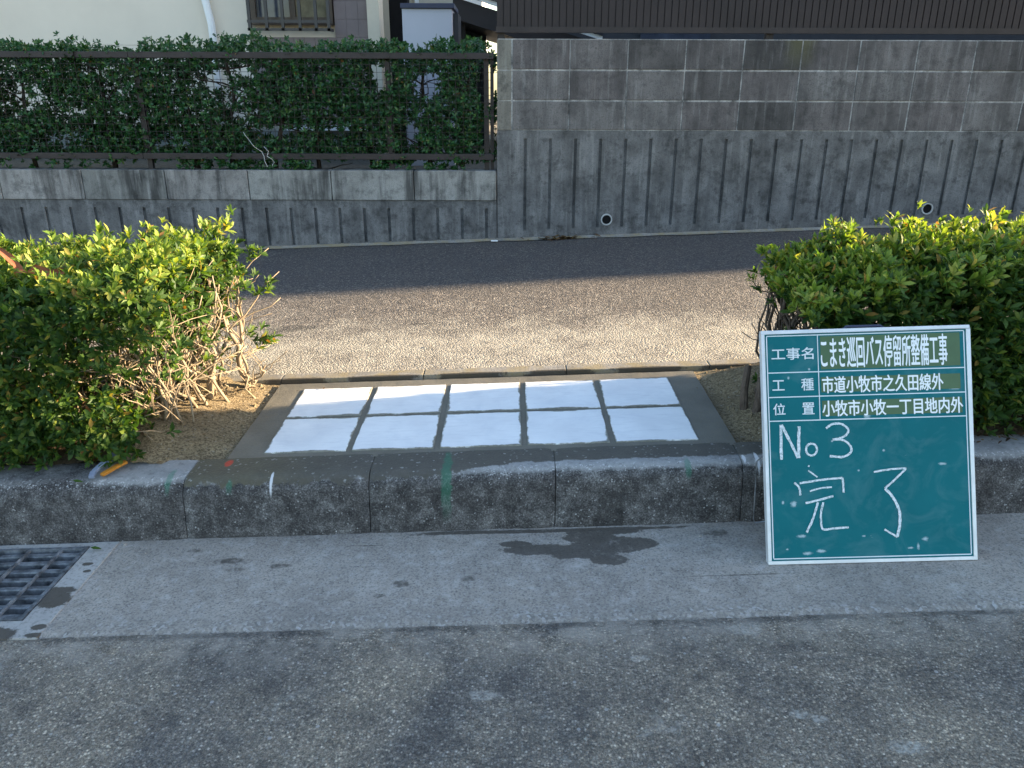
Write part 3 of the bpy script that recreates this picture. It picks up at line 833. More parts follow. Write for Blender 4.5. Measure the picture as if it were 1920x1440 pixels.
# leaning outer stems seen in the photo
for p0, p1, r0 in [((-1.075,.80,-.02),(-1.165,.78,.42),.012),((-1.17,.62,.0),(-1.14,.72,.48),.013),((-1.20,.60,.0),(-1.36,.62,.42),.009),((-1.10,.62,-.02),(-1.30,.55,.30),.006),
                   ((-1.275,.43,-.02),(-1.45,.40,.30),.008),((-1.075,.80,-.01),(-1.09,.84,.44),.009),((-1.08,.78,-.02),(-1.06,.80,.36),.006),((-1.21,.60,0),(-1.42,.50,.20),.006),
                   ((-1.16,.56,-.02),(-1.26,.5,.24),.007),((-1.29,.42,-.03),(-1.18,.47,.24),.006),((-1.06,.76,-.03),(-.99,.73,.10),.005),((-1.07,.78,-.03),(-.985,.78,.08),.005),
                   ((-1.02,.70,-.035),(-1.11,.68,.16),.004),((-1.2,.5,.1),(-1.0,.62,.22),.004)]:
    pp = branch(t, p0, p1, r0, r0*.62, rs, .03, 7, 7)
    for q in range(4):
        b = pp[rs.randint(2, 7)]
        branch(t, b, (b[0]+rs.normal(0, .09), b[1]+rs.normal(0, .08), b[2]+rs.uniform(.0, .2)), r0*.4, .0015, rs, .02, 4, 5)
for i in range(620):                       # fine dead twigs
    x = rs.uniform(-1.75, -1.12); y = rs.uniform(.2, .95); z = G*x+rs.uniform(.05, .44)
    d = rs.normal(0, .07, 3); d[2] = abs(d[2])*1.2
    branch(t, (x, y, z), (x+d[0], y+d[1], z+d[2]), .0024, .001, rs, .01, 3, 4)
for i in range(30):
    x = rs.uniform(-2.5, -1.4); y = rs.uniform(.3, .8); r0 = rs.uniform(.004, .009)
    branch(t, (x, y, soil_z(x, y)-.01), (x+rs.normal(0, .1), y+rs.normal(0, .1), rs.uniform(.35, .52)), r0, r0*.4, rs, .03, 6)
rp(t.build('stems', BARK, smooth=True), lh)

# ---- right azalea hedge
rs = np.random.RandomState(23)
rh = empty('hedge', (2.0, .5, .07))
tag(rh, 'shaded azalea hedge with a sunlit top, rising behind the green board', 'hedge')
def rt_top(x, y):
    e = max(0, min(1, (x-.93)/.25))
    return G*x + .487 + .105*e + .02*max(0, min(1, (x-1.3)/.7)) - .05*max(0, .35-y) + .035*nz(x, y, 3, 7) - .11*max(0, min(1, (x-2.1)/.4))  # last term lowers the unseen far end so sun reaches the visible top
def rt_keep(x, y, z):
    h = z - G*x; k = 1.0
    edge = 1.0 + .24*max(0, min(1, (.44-h)/.34)) + .05*nz(y, z, 0, 8, 2)
    if h < .43 and x < edge: k = .03
    if h < .12: k *= .45
    if x > 2.4: k *= .5
    if y > .64 + .18*max(0, min(1.6, x-1.0)) + .025*nz(x, z, 0, 9): k = 0
    return k
pts, axs = hedge_points(rs, (.93, 3.0, .09, .925), 11000, rt_keep, .055, .17, rt_top)
for i in range(130):
    x = rs.uniform(1.0, 2.4); y = rs.uniform(.15, .62+.18*(x-1.0))
    pts.append((x, y, rt_top(x, y)+rs.uniform(.0, .07))); axs.append((.25+rs.normal(0, .3), -.1+rs.normal(0, .3), 1))
for (x, y, z) in [(.955,.60,.585),(.93,.58,.60),(.965,.62,.53),(.90,.60,.50),(.92,.62,.47)]:
    for q in range(2): pts.append((x+rs.normal(0,.02), y+rs.normal(0,.02), z+rs.normal(0,.015))); axs.append((-.6+rs.normal(0,.3), rs.normal(0,.4), .8))
for i in range(200):
    x = rs.uniform(1.36, 2.3); t_ = rs.rand()
    pts.append((x, .09+.08*rs.rand(), G*x+.06+.20*t_)); axs.append((rs.normal(0,.35), -1+rs.normal(0,.3), .35+rs.normal(0,.35)))
A1 = rosettes(pts, axs, rs, (6, 9), (.025, .045), .38)
pts, axs = hedge_points(rs, (3.0, 7.5, .1, .92), 3000, lambda x, y, z: 1.0, .05, .2, rt_top)
A2 = rosettes(pts, axs, rs, (6, 7), (.065, .095), .5)
crown([np.concatenate([a, b]) for a, b in zip(A1, A2)], rh, rt_top)
t = MB()
for i in range(30):
    bx = rs.uniform(1.0, 1.24); by = rs.uniform(.33, .66); r0 = rs.uniform(.004, .010)
    top = (bx + rs.uniform(-.10, .16), by+rs.normal(0, .08), rs.uniform(.40, .54))
    pp = branch(t, (bx, by, soil_z(bx, by)-.01), top, r0, r0*.5, rs, .035, 7)
    for q in range(3):
        b = pp[rs.randint(2, 6)]
        branch(t, b, (b[0]+rs.normal(-.01, .08), b[1]+rs.normal(0, .08), b[2]+rs.uniform(.04, .2)), r0*.5, .0015, rs, .02, 4, 5)
for p0, p1, r0 in [((1.02,.62,.03),(.985,.66,.50),.008),((.99,.60,.03),(.955,.60,.42),.006),((1.06,.55,.03),(1.13,.6,.52),.010),((1.0,.66,.02),(1.10,.68,.50),.009),((.965,.56,.03),(.935,.55,.33),.004),
                   ((.985,.6,.42),(.915,.62,.47),.003),((1.05,.6,.05),(1.2,.55,.45),.011),((1.01,.5,.03),(1.09,.52,.46),.013),((1.03,.45,.03),(.99,.47,.44),.011),((1.07,.68,.03),(1.04,.7,.5),.014),((1.1,.5,.03),(1.16,.52,.46),.012)]:
    branch(t, p0, p1, r0, r0*.6, rs, .03, 7, 7)
for i in range(150):
    x = rs.uniform(.97, 1.9); y = rs.uniform(.2, .68); z = G*x+rs.uniform(.05, .5); d = rs.normal(0, .07, 3); d[2] = abs(d[2])
    branch(t, (x, y, z), (x+d[0], y+d[1], z+d[2]), .0024, .001, rs, .01, 3, 4)
for i in range(45):
    x = rs.uniform(1.25, 3.0); y = rs.uniform(.25, .85); r0 = rs.uniform(.005, .011)
    branch(t, (x, y, soil_z(x, y)-.01), (x+rs.normal(0, .1), y+rs.normal(0, .1), rs.uniform(.40, .60)), r0, r0*.4, rs, .03, 6)
rp(t.build('stems', BARKD, smooth=True), rh)

# cut stubs by the slabs
st = empty('cut_stump', (.94, .42, .05))
SX = -.035
tag(st, 'clump of sawn-off branch stubs in the soil left of the green board', 'stump')
t = MB()
for p0, p1, r0 in [((.900,.42,.02),(.915,.48,.19),.014),((.93,.38,.03),(.955,.44,.155),.014),((.955,.34,.02),(.985,.42,.21),.012),((.965,.33,.04),(.945,.34,.12),.011),((.99,.36,.03),(1.0,.42,.20),.012),
                   ((.93,.315,.055),(1.02,.335,.06),.010),((.97,.30,.05),(1.05,.31,.07),.012)]:
    p0 = (p0[0]+SX, p0[1], p0[2]); p1 = (p1[0]+SX, p1[1], p1[2])
    t.tube([p0, tuple((np.array(p0)+np.array(p1))/2+rs.normal(0,.004,3)), p1], [r0*1.15, r0, r0*.9], 9)
rp(t.build('stub', BARKD), st)
t = MB(); branch(t, (.91,.42,.05), (.96,.52,.36), .003, .0015, rs, .03, 6, 5); rp(t.build('twig', BARKD), st)

# ---- hedge behind the mesh fence
rs = np.random.RandomState(5)
bh = empty('hedge', (-2, WY+.35, .5))
tag(bh, 'dark green hedge growing through the brown mesh fence before the house', 'hedge')
pts = []; axs = []
def gap(x, z):
    """gaps where the wall of the house shows through"""
    g = 0
    for gx, gz_, rx, rz in [(-2.13,1.19,.13,.07),(-2.02,1.08,.10,.06),(-1.95,1.25,.10,.05),(-1.70,.83,.22,.035),(-1.30,.83,.14,.025),(-3.55,1.06,.12,.12),(-3.25,.98,.08,.07),(-2.85,1.12,.07,.06),
                            (-2.0,.95,.07,.06),(-.58,1.15,.10,.10),(-.95,1.20,.09,.10),(-3.3,.78,.12,.04),(-2.5,.74,.1,.03),(-.17,1.18,.06,.16),(-.16,.80,.05,.10),(-.75,.80,.05,.08),(-3.0,1.25,.07,.04),(-2.72,.92,.06,.05)]:
        q = ((x-gx)/rx)**2+((z-gz_)/rz)**2
        g = max(g, 1.25-q*.7)
    return g
n = 0
while n < 14000:
    x = rs.uniform(-4.6, -.10); z = rs.uniform(.64, 1.52); y = WY + rs.uniform(.03, .55)
    crest = 1.43 + .045*nz(x, 0, 0, 2.6, 1.3) + .03*nz(x, 0, 0, 7, 4) + .03*math.exp(-((x+1.9)/.25)**2) - .06*math.exp(-((x+2.72)/.12)**2)
    if x > -.2: crest -= (x+.2)*.8
    if z > crest + rs.normal(0, .022): continue
    dens = 1.12 + .75*nz(x, y*.5, z, 3.4, 8) + .45*nz(x, y, z, 9, 2) - 1.45*max(0, gap(x, z))
    if z < .72: dens -= .25
    if z > 1.30: dens += .25
    if rs.rand() > dens: continue
    if y > WY+.12 and rs.rand() < .2: continue
    pts.append((x, y, z)); axs.append((rs.normal(0, .5), -.75+rs.normal(0, .45), .55+rs.normal(0, .45))); n += 1
for c0, c1, cn in [(-4.2,-2.9,60),(-2.4,-2.18,45),(-2.12,-1.72,75),(-1.66,-1.45,50),(-1.0,-.72,45),(-.62,-.3,45)]:      # low sprays over the wall top
    for i in range(cn):
        x = rs.uniform(c0, c1)
        pts.append((x, WY+rs.uniform(.02, .16), .585+.085*rs.rand()**1.4)); axs.append((rs.normal(0,.5), -.8, .5+rs.normal(0,.4)))
A = rosettes(pts, axs, rs, (5, 8), (.024, .043), .46, (30, 85))
leaf_mesh('foliage', *A, LEAF_B, parent=bh)
t = MB()
for x in [-3.6,-2.98,-2.35,-2.08,-1.45,-1.05,-.60,-.35,-4.2,-1.75]:
    y = WY+rs.uniform(.2, .38); r0 = rs.uniform(.014, .024)
    pp = branch(t, (x, y, .45), (x+rs.normal(0, .06), y+rs.normal(0, .04), 1.38), r0, r0*.4, rs, .04, 8, 8)
    for q in range(10):
        b = pp[rs.randint(1, 8)]
        branch(t, b, (b[0]+rs.normal(0, .22), b[1]+rs.uniform(-.2, .1), b[2]+rs.uniform(.0, .22)), r0*.35, .002, rs, .03, 5, 5)
rp(t.build('trunks', BARKB, smooth=True), bh)
t = MB()
branch(t, (-1.90,WY+.02,.84),(-1.72,WY-.005,.60), .0022, .0022, rs, .03, 10, 5); branch(t, (-1.76,WY+.01,.74),(-1.70,WY-.008,.60), .002, .002, rs, .02, 8, 5)
tag(t.build('plastic_twine', PVC, smooth=True), 'loose strand of white plastic twine hanging on the hedge fence', 'twine')

# ------------------------------------------------------------------ houses behind
HY = 5.5
tag(grid('yard', YARD, -30, 44, WY+.14, 30, 4, 4, lambda x, y: .50), kind='structure')
ho = empty('house', (-3, HY, .5))
tag(ho, 'cream rendered house with barred brown window behind the hedge', 'house')
def hp(mb, name, mat, par=ho, **k):
    o = mb.build(name, mat, **k); o.parent = par
    r_ = par
    base = Vector((0,0,0))
    while r_ is not None: base = base + r_.location; r_ = r_.parent
    o.matrix_parent_inverse = Matrix.Translation(base).inverted()
    return o
t = MB(); t.box(-14, -2.325, HY, HY+.2, 1.49, 5.2); t.box(-14, -2.325, HY-.004, HY+.2, .80, 1.487)
t.box(-2.325, -1.245, HY+.06, HY+.2, .8, 5.2)
hp(t, 'cream_wall', CREAM)
t = MB(); t.box(-14, -1.16, HY-.05, HY+.25, .4, .76); hp(t, 'foundation', FOUND)
t = MB(); t.box(-2.05, -1.16, HY-.10, HY+.05, .765, .815); hp(t, 'ledge', WHITE)
t = MB()
for i in range(5):
    for j in range(9):
        x0 = -1.56 + i*.105 - .42*0; z0 = .82 + j*.148
        if x0 > -1.27: continue
        t.box(x0, min(x0+.103, -1.262), HY-.010, HY+.1, z0, z0+.146)
for i in range(8):
    for j in range(5):
        t.box(-2.322+i*.096, -2.322+i*.096+.094, HY-.010, HY+.1, .82+j*.148, .82+j*.148+.146)
for j in range(14): t.box(-1.56, -1.262, HY-.009, HY+.1, 2.152+j*.148, 2.298+j*.148)
hp(t, 'mauve_tiling', MAUVE)
t = MB(); t.box(-1.26, -1.155, HY-.06, HY+.2, .4, 5.2); hp(t, 'corner_trim', TRIMC)
t = MB(); t.box(-14.6, -1.1, HY-.5, HY+4, 5.2, 5.35); hp(t, 'roof', ROOFM)
t = MB(); t.box(-1.155, -.98, HY+.6, HY+.8, .4, 5.2); hp(t, 'recess', DARK)
# drainpipe
t = MB(); t.tube([(-2.72, HY-.05, 5.1), (-2.69, HY-.05, 1.95), (-2.645, HY-.05, 1.66), (-2.64, HY-.05, .75)], .033, 12)
hp(t, 'drainpipe', WHITE, smooth=True)
# window with projecting bars
wn = empty('window', (0, 0, 0)); wn.parent = ho; wn.matrix_parent_inverse = Matrix.Translation(ho.location).inverted()
def wp(mb, name, mat, **k):
    o = mb.build(name, mat, **k); o.parent = wn; return o
t = MB(); t.box(-2.30, -1.57, HY-.03, HY+.05, 1.66, 1.72); t.box(-2.30, -2.25, HY-.03, HY+.05, 1.72, 2.7); t.box(-1.62, -1.57, HY-.03, HY+.05, 1.72, 2.7); t.box(-1.95, -1.90, HY-.025, HY+.04, 1.72, 2.7)
t.box(-2.30, -1.57, HY-.03, HY+.05, 2.7, 2.76)
wp(t, 'frame', WFRAME)
t = MB(); t.box(-2.25, -1.95, HY+.01, HY+.02, 1.72, 2.7); wp(t, 'glass', GLASS)
t = MB(); t.box(-1.90, -1.62, HY+.012, HY+.022, 1.72, 2.7); wp(t, 'curtain', CURT)
t = MB()
for bx in [-2.27,-2.12,-1.98,-1.83,-1.69,-1.58]: t.box(bx-.013, bx+.013, HY-.18, HY-.155, 1.60, 2.7)
t.box(-2.29, -1.56, HY-.177, HY-.158, 1.665, 1.688); t.box(-2.29, -1.56, HY-.18, HY-.155, 1.600, 1.622)
for bx in [-2.27,-1.58]: t.box(bx-.012, bx+.012, HY-.154, HY-.03, 1.60, 1.625)
wp(t, 'security_grille', GRILLE)

# storage cabinet beside the house
cb = empty('storage_cabinet', (-.74, 4.9, .5))
tag(cb, 'pale grey storage cabinet with a navy lid beside the house', 'cabinet')
t = MB(); t.box(-.885, -.475, 4.9, 5.4, .48, 1.745); hp(t, 'body', BOXP, cb, bevel=.004)
t = MB(); t.box(-.895, -.455, 4.88, 5.45, 1.747, 1.785); hp(t, 'lid', BOXT, cb, bevel=.004)
t = MB(); t.box(-.473, -.43, 5.0, 5.4, .48, 1.72); hp(t, 'side_channel', LOUV, cb)

# house wall behind the cabinet
h3 = empty('house', (-.7, 7.2, .5))
tag(h3, 'beige house wall seen over the grey cabinet', 'house')
t = MB(); t.box(-1.45, -.60, 7.2, 9, .4, 4.5); hp(t, 'wall', TRIMC, h3)
t = MB(); t.box(-1.02, -.98, 7.15, 7.19, .5, 4.4); hp(t, 'downpipe', WHITE, h3)

# carport with a sloping dark roof
cp = empty('carport', (-.1, 6.2, .5))
tag(cp, 'carport roof with dark boards sloping behind the end of the block wall', 'carport')
def slab(mb, x0, z0, x1, z1, y0, y1, th):
    mb.add([(x0,y0,z0-th),(x1,y0,z1-th),(x1,y1,z1-th),(x0,y1,z0-th),(x0,y0,z0),(x1,y0,z1),(x1,y1,z1),(x0,y1,z0)],
           [(0,3,2,1),(4,5,6,7),(0,1,5,4),(1,2,6,5),(2,3,7,6),(3,0,4,7)])
t = MB(); slab(t, -.55, 1.96, .9, 1.54, 6.2, 8.6, .19); hp(t, 'roof', ROOFM, cp)
t = MB(); slab(t, -.55, 2.030, .9, 1.61, 6.13, 6.19, .035); hp(t, 'gutter_edge', WHITE, cp)
t = MB(); slab(t, -.55, 2.065, .9, 1.645, 6.10, 6.18, .034); hp(t, 'fascia', GRILLE, cp)
for px, pz in ((-.50, 1.74), (.75, 1.38)):
    t = MB(); t.box(px-.05, px+.05, 6.5, 6.6, .48, pz); hp(t, 'post', ROOFM, cp)

lf = empty('louvre_fence', (-.3, 7.6, .5))
tag(lf, 'slate coloured fence of level slats beyond the carport', 'fence')
t = MB()
for i in range(18): t.box(-.75, -.27, 7.6, 7.625, .52+i*.068, .5845+i*.068)
hp(t, 'slats', LOUV, lf)
t = MB(); t.box(-.75, -.27, 7.63, 7.645, .5, 1.755); hp(t, 'light_blocker', DARK, lf)  # dark sheet added to stop light showing between the slats
t = MB(); t.box(-.76, -.26, 7.59, 7.64, 1.76, 1.80); hp(t, 'top_rail', GRILLE, lf)
for px in (-.45, -.28):
    t = MB(); t.box(px-.012, px+.012, 7.575, 7.599, .5, 1.76); hp(t, 'post', LOUV, lf)

# pale house far behind, bright in the sky light
h4 = empty('house', (-.8, 11, .5))
tag(h4, 'distant white clad house under the open sky behind the carport', 'house')
t = MB(); t.box(-2.6, -.42, 11, 14, .4, 4.0); hp(t, 'wall', WHITE, h4)
t = MB(); t.box(-2.8, -.22, 10.8, 14.2, 4.0, 4.2); hp(t, 'roof', ROOFM, h4)

# house behind the tall wall, glimpsed in the slit under the screen
h5 = empty('house', (3, 6.4, .5))
tag(h5, 'dark slate house wall glimpsed in the slit under the brown screen', 'house')
t = MB(); t.box(.5, 7, 6.4, 9, .4, 2.45); hp(t, 'wall', LOUV, h5)
t = MB(); t.box(1.3, 2.0, 6.35, 6.38, 1.2, 2.2); hp(t, 'window', GLASS, h5)

# house further up the street: its corner sets the edge of the shade along the footway
h6 = empty('house', (18, 6, 1))
tag(h6, 'large neighbouring house up the street beyond the long block wall', 'house')
t = MB(); t.box(14, 22, 4.16, 11, .4, 7.6); hp(t, 'wall', CREAM, h6)
t = MB(); t.prism([(4.16, 7.6), (7.6, 9.2), (11, 7.6)], 13.6, 22); hp(t, 'roof', ROOFM, h6)

# street trees up the road that shade the carriageway; the slim one is added to block stray sun
rs = np.random.RandomState(77)
for k, (tx, ty, rx, ry, rz, zc, cnt) in enumerate([(9.6, -1.0, 1.35, 2.0, 1.9, 2.7, 15000), (7.4, .10, .55, .52, .95, 1.65, 4500), (11.8, -3.6, 1.5, 2.4, 2.2, 2.9, 12000)]):
    tr = empty('street_tree', (tx, ty, G*tx-.2))
    tag(tr, ['dense evergreen tree at the kerb up the road', 'slim evergreen added out of view to keep sun off the gutter', 'broad evergreen tree over the carriageway up the road'][k], 'tree', 'trees up the road')
    P = rs.normal(0, 1, (cnt, 3)); P /= np.linalg.norm(P, axis=1, keepdims=True)
    P *= (rs.rand(cnt, 1)**.45)
    lump = np.array([1+.16*nz(*(p*2.2), 1.0, k*9.0) for p in P])[:, None]
    P = P*lump*np.array([rx, ry, rz]) + np.array([tx, ty, zc])
    D = rs.normal(0, 1, (cnt, 3)); N = rs.normal(0, 1, (cnt, 3)); Ln = rs.uniform(.14, .24, cnt)
    leaf_mesh('crown', P, D, N, Ln, Ln*.6, LEAF_T, parent=tr)
    t = MB(); b0 = np.array((tx, ty, G*tx-.25))
    t.tube([tuple(b0), tuple(b0+(.03,.0,.9)), (tx+.05, ty, zc)], [.13*min(1, rx), .10*min(1, rx), .05*min(1, rx)], 10)
    for q in range(8): branch(t, (tx+.03, ty, zc-rz*.5), (tx+rs.normal(0, rx*.4), ty+rs.normal(0, ry*.4), zc+rs.normal(.2, rz*.3)), .05*min(1, rx), .012*min(1, rx), rs, .1, 6, 6)
    rp(t.build('trunk', BARKD, smooth=True), tr)

# ------------------------------------------------------------------ construction board
BW, BH, BT = .61, .69, R(21.06)
bu = Vector((1, -.01, G)).normalized(); bv = Vector((0, math.sin(BT), math.cos(BT))); bv = (bv - bu*bu.dot(bv)).normalized(); bn = bu.cross(bv)
bd = empty('notice_board', (0, 0, 0))
mm = Matrix((bu, bv, bn)).transposed().to_4x4(); mm.translation = Vector((1.07, -.28, -.199+G*1.07))
bd.matrix_world = mm
tag(bd, 'green construction notice board in a silver frame, leaning back before the kerb', 'notice board')
# picture position on the board -> board millimetres (crop pixels of the four corners)
src = [(55,68),(1250,30),(97,1402),(1288,1388)]; dst = [(-BW/2,BH),(BW/2,BH),(-BW/2,0),(BW/2,0)]
Ah = []; bhv = []
for (x, y), (u, v) in zip(src, dst):
    Ah += [[x,y,1,0,0,0,-u*x,-u*y],[0,0,0,x,y,1,-v*x,-v*y]]; bhv += [u, v]
Hh = np.linalg.solve(np.array(Ah, float), np.array(bhv, float))
def uv(x, y):
    d = Hh[6]*x+Hh[7]*y+1
    return ((Hh[0]*x+Hh[1]*y+Hh[2])/d, (Hh[3]*x+Hh[4]*y+Hh[5])/d)

def m_board():
    m = Mt('board_green', .6, .12)
    n1 = m.noise(7, 5, .6); sm = m.noise(9, 5, .65, dist=1.0)
    c = m.ramp(n1, [(.3, (.004,.118,.138,1)), (.7, (.006,.136,.158,1))])
    c = m.mix(m.ramp(sm, [(.50, 0.0), (.78, .34)]), c, (.13,.25,.27,1))
    sp = m.noise(26, 5, .75, vec=m.map(m.pos, (1, 1, 2.2)))
    c = m.mix(m.ramp(sp, [(.68, 0.0), (.76, .55)]), c, (.42,.52,.54,1))
    el = []
    for (x, y, rx, ry) in [(1090,835,16,5),(395,1328,17,7),(950,1308,5,13),(242,1060,12,12),(285,1242,18,6),(905,1316,12,4),(755,755,5,5),(205,1316,6,4),(640,1245,7,4),(330,288,5,5),(212,338,5,6),(460,700,5,4),(320,1340,18,6),(990,1265,12,8),(610,870,5,4),(180,1050,5,7),(660,555,12,14),(1165,402,16,3)]:
        u_, v_ = uv(x, y); el.append((u_, v_, rx*.00051*1.15, ry*.00051*1.15))
    sm2 = m.blobs(el, 120, 1.5, .7, m.tc.outputs['Object'])
    c = m.mix(m.math('MULTIPLY', sm2, .7), c, (.50,.60,.64,1))
    return m.done(c)
def m_chalk():
    m = Mt('chalk', .95, .1)
    n1 = m.noise(160, 4, .75)
    c = m.ramp(n1, [(.34, (.22,.34,.36,1)), (.52, (.62,.68,.71,1)), (.7, (.78,.82,.85,1))])
    return m.done(c)
BOARD, CHALK = m_board(), m_chalk()
ALU = m_flat('silver_frame', (.62,.64,.66), .35, .5, .25, .06, 20)
PAINT = m_flat('board_white', (.66,.72,.75), .6, .3, 0, .04, 30)
TAPE = m_flat('label_tape', (.055,.115,.045), .35, .4, 0, .06, 20)
TAPW = m_flat('label_white', (.80,.83,.84), .5, .3, 0, .03, 30)
def bp(mb, name, mat, **k):
    o = mb.build(name, mat, **k); o.parent = bd; return o
t = MB(); t.box(-BW/2+.004, BW/2-.004, .004, BH-.004, -.012, 0); bp(t, 'panel', BOARD)
t = MB(); fwd = .0105
t.box(-BW/2, BW/2, 0, fwd, -.016, .004); t.box(-BW/2, BW/2, BH-fwd, BH, -.016, .004)
t.box(-BW/2, -BW/2+fwd, fwd, BH-fwd, -.016, .004); t.box(BW/2-fwd, BW/2, fwd, BH-fwd, -.016, .004)
bp(t, 'frame', ALU, bevel=.0012, seg=1)
def line(mb, p, q, wdt, z):
    p = Vector((*p, 0)); q = Vector((*q, 0)); d = (q-p).normalized(); n_ = Vector((-d.y, d.x, 0))*wdt/2
    mb.add([(*(p+n_).xy, z), (*(p-n_).xy, z), (*(q-n_).xy, z), (*(q+n_).xy, z)], [(0,1,2,3)])
t = MB(); lw_ = .0030
i0, i1 = -BW/2+.0165, BW/2-.0165; j0, j1 = .0165, BH-.0165
for p, q in [((i0,j0),(i1,j0)),((i0,j1),(i1,j1)),((i0,j0+.0016),(i0,j1-.0016)),((i1,j0+.0016),(i1,j1-.0016))]: line(t, p, q, lw_, .0006)
zz_ = [uv(90,310)[1], uv(94,450)[1], uv(100,586)[1]]
for v in zz_: line(t, (i0+.0016, v), (i1-.0016, v), lw_, .0006)
vx = uv(384, 330)[0]
line(t, (vx, zz_[2]+.0016), (vx, j1-.0016), lw_*.8, .0010)
bp(t, 'ruled_lines', PAINT)

def text(name, body, x0, y0, x1, y1, mat, z, bold=0.0):
    """lettering laid flat on the board, fitted to a rectangle"""
    cu = bpy.data.curves.new(name, 'FONT'); cu.body = body; cu.size = 1.0; cu.resolution_u = 4
    ob = bpy.data.objects.new(name, cu); COL.objects.link(ob)
    bpy.context.view_layer.update()
    dg = bpy.context.evaluated_depsgraph_get()
    me = bpy.data.meshes.new_from_object(ob.evaluated_get(dg))
    bpy.data.objects.remove(ob)
    co = np.zeros(len(me.vertices)*3, np.float32); me.vertices.foreach_get('co', co); co = co.reshape(-1, 3)
    lo = co.min(0); hi = co.max(0); wx = bold*.022
    co[:, 0] = x0 + (co[:, 0]-lo[0])/(hi[0]-lo[0])*(x1-x0)
    co[:, 1] = y0 + (co[:, 1]-lo[1])/(hi[1]-lo[1])*(y1-y0)
    co[:, 2] = z
    me.vertices.foreach_set('co', co.ravel()); me.update()
    bmt = bmesh.new()
    for q, (dx_, dy_) in enumerate([(0,0),(1,0),(-1,0),(0,.8),(0,-.8)]):
        me2 = me.copy(); me2.transform(Matrix.Translation((dx_*wx, dy_*wx, q*.00006))); bmt.from_mesh(me2); bpy.data.meshes.remove(me2)
    bmt.to_mesh(me); bmt.free()
    o = bpy.data.objects.new(name, me); COL.objects.link(o); me.materials.clear(); me.materials.append(mat)
    o.parent = bd
    return o
def rect(px0, py0, px1, py1):
    a = uv(px0, py0); b = uv(px1, py1); return a[0], b[1], b[0], a[1]
text('printed_heading', '工事名', *rect(115, 168, 355, 229), PAINT, .0012, .022)
text('printed_heading', '工', *rect(120, 352, 190, 408), PAINT, .0012, .022)
text('printed_heading', '種', *rect(284, 341, 356, 408), PAINT, .0012, .022)
text('printed_heading', '位', *rect(125, 485, 195, 549), PAINT, .0012, .022)
text('printed_heading', '置', *rect(290, 480, 360, 545), PAINT, .0012, .022)
for (a, b, c_, d) in [(392, 99, 1199, 266), (397, 334, 1199, 400), (403, 469, 1209, 538)]:
    x0, y0, x1, y1 = rect(a, b, c_, d)
    t = MB(); t.box(x0, x1, y0, y1, .0001, .0007); bp(t, 'label_tape', TAPE)
text('label_writing', 'こまき巡回バス停留所整備工事', *rect(394, 104, 1124, 262), TAPW, .0013, .040)
text('label_writing', '市道小牧市之久田線外', *rect(403, 330, 1099, 408), TAPW, .0013, .040)
text('label_writing', '小牧市小牧一丁目地内外', *rect(404, 468, 1212, 540), TAPW, .0013, .040)

def stroke(mb, pts, wd=.0085, z=.0012, rs=np.random.RandomState(3)):
    q = [np.array(uv(*p)) for p in pts]
    # Catmull-Rom through the points
    out = []
    for i in range(len(q)-1):
        p0 = q[max(i-1, 0)]; p1 = q[i]; p2 = q[i+1]; p3 = q[min(i+2, len(q)-1)]
        for k in range(8):
            s = k/8
            out.append(.5*((2*p1)+(-p0+p2)*s+(2*p0-5*p1+4*p2-p3)*s*s+(-p0+3*p1-3*p2+p3)*s**3))
    out.append(q[-1]); n_ = len(out); vs = []
    for i, p in enumerate(out):
        d = out[min(i+1, n_-1)]-out[max(i-1, 0)]; d = d/(np.linalg.norm(d)+1e-9); nn = np.array((-d[1], d[0]))
        w0 = wd*.5*(1+.25*rs.normal(0, .5)); 
        a = p+nn*w0; b = p-nn*wd*.5*(1+.25*rs.normal(0, .5))
        vs += [(a[0], a[1], z), (b[0], b[1], z)]
    mb.add(vs, [(2*i, 2*i+1, 2*i+3, 2*i+2) for i in range(n_-1)])
def straight(mb, pts, **k):
    for i in range(len(pts)-1): stroke(mb, [pts[i], pts[i+1]], z=.0012+.0002*(i % 3), **k)
t = MB()
straight(t, [(168,606),(172,805)]); stroke(t, [(172,606),(222,705),(266,795)], z=.0014); stroke(t, [(271,615),(270,700),(270,796)], z=.0016)
stroke(t, [(342+31*math.cos(a), 748+34*math.sin(a)) for a in np.linspace(-1.6, 4.7, 12)], wd=.006)
stroke(t, [(425,627),(465,602),(515,604),(550,632),(540,665),(500,685),(462,692)], wd=.0065); stroke(t, [(464,691),(525,696),(562,728),(565,765),(520,791),(445,786)], wd=.0065, z=.0014)
bp(t, 'chalk_number', CHALK)
t = MB()
stroke(t, [(323,867),(375,906)], wd=.0045); stroke(t, [(244,937),(272,965),(278,1010)], wd=.006); stroke(t, [(275,941),(400,921),(517,911)], wd=.006); stroke(t, [(517,911),(521,945),(524,996)], wd=.006, z=.0015)
stroke(t, [(332,986),(395,969),(457,964)], wd=.0045); stroke(t, [(308,1054),(390,1035),(465,1014)], wd=.006)
stroke(t, [(378,1050),(350,1140),(314,1221)], wd=.0065, z=.0015); stroke(t, [(408,1050),(394,1120),(398,1185),(412,1205),(460,1200),(552,1193)], wd=.006, z=.0017)
stroke(t, [(323,840),(330,845)], wd=.005)
bp(t, 'chalk_writing', CHALK)
t = MB()
stroke(t, [(696,879),(790,864),(882,859)], wd=.0055); stroke(t, [(880,860),(820,920),(759,974)], wd=.006, z=.0015); stroke(t, [(760,974),(805,1025),(840,1100),(843,1180),(828,1252)], wd=.008, z=.0017); stroke(t, [(829,1252),(755,1208)], wd=.0055, z=.0019)
bp(t, 'chalk_writing', CHALK)
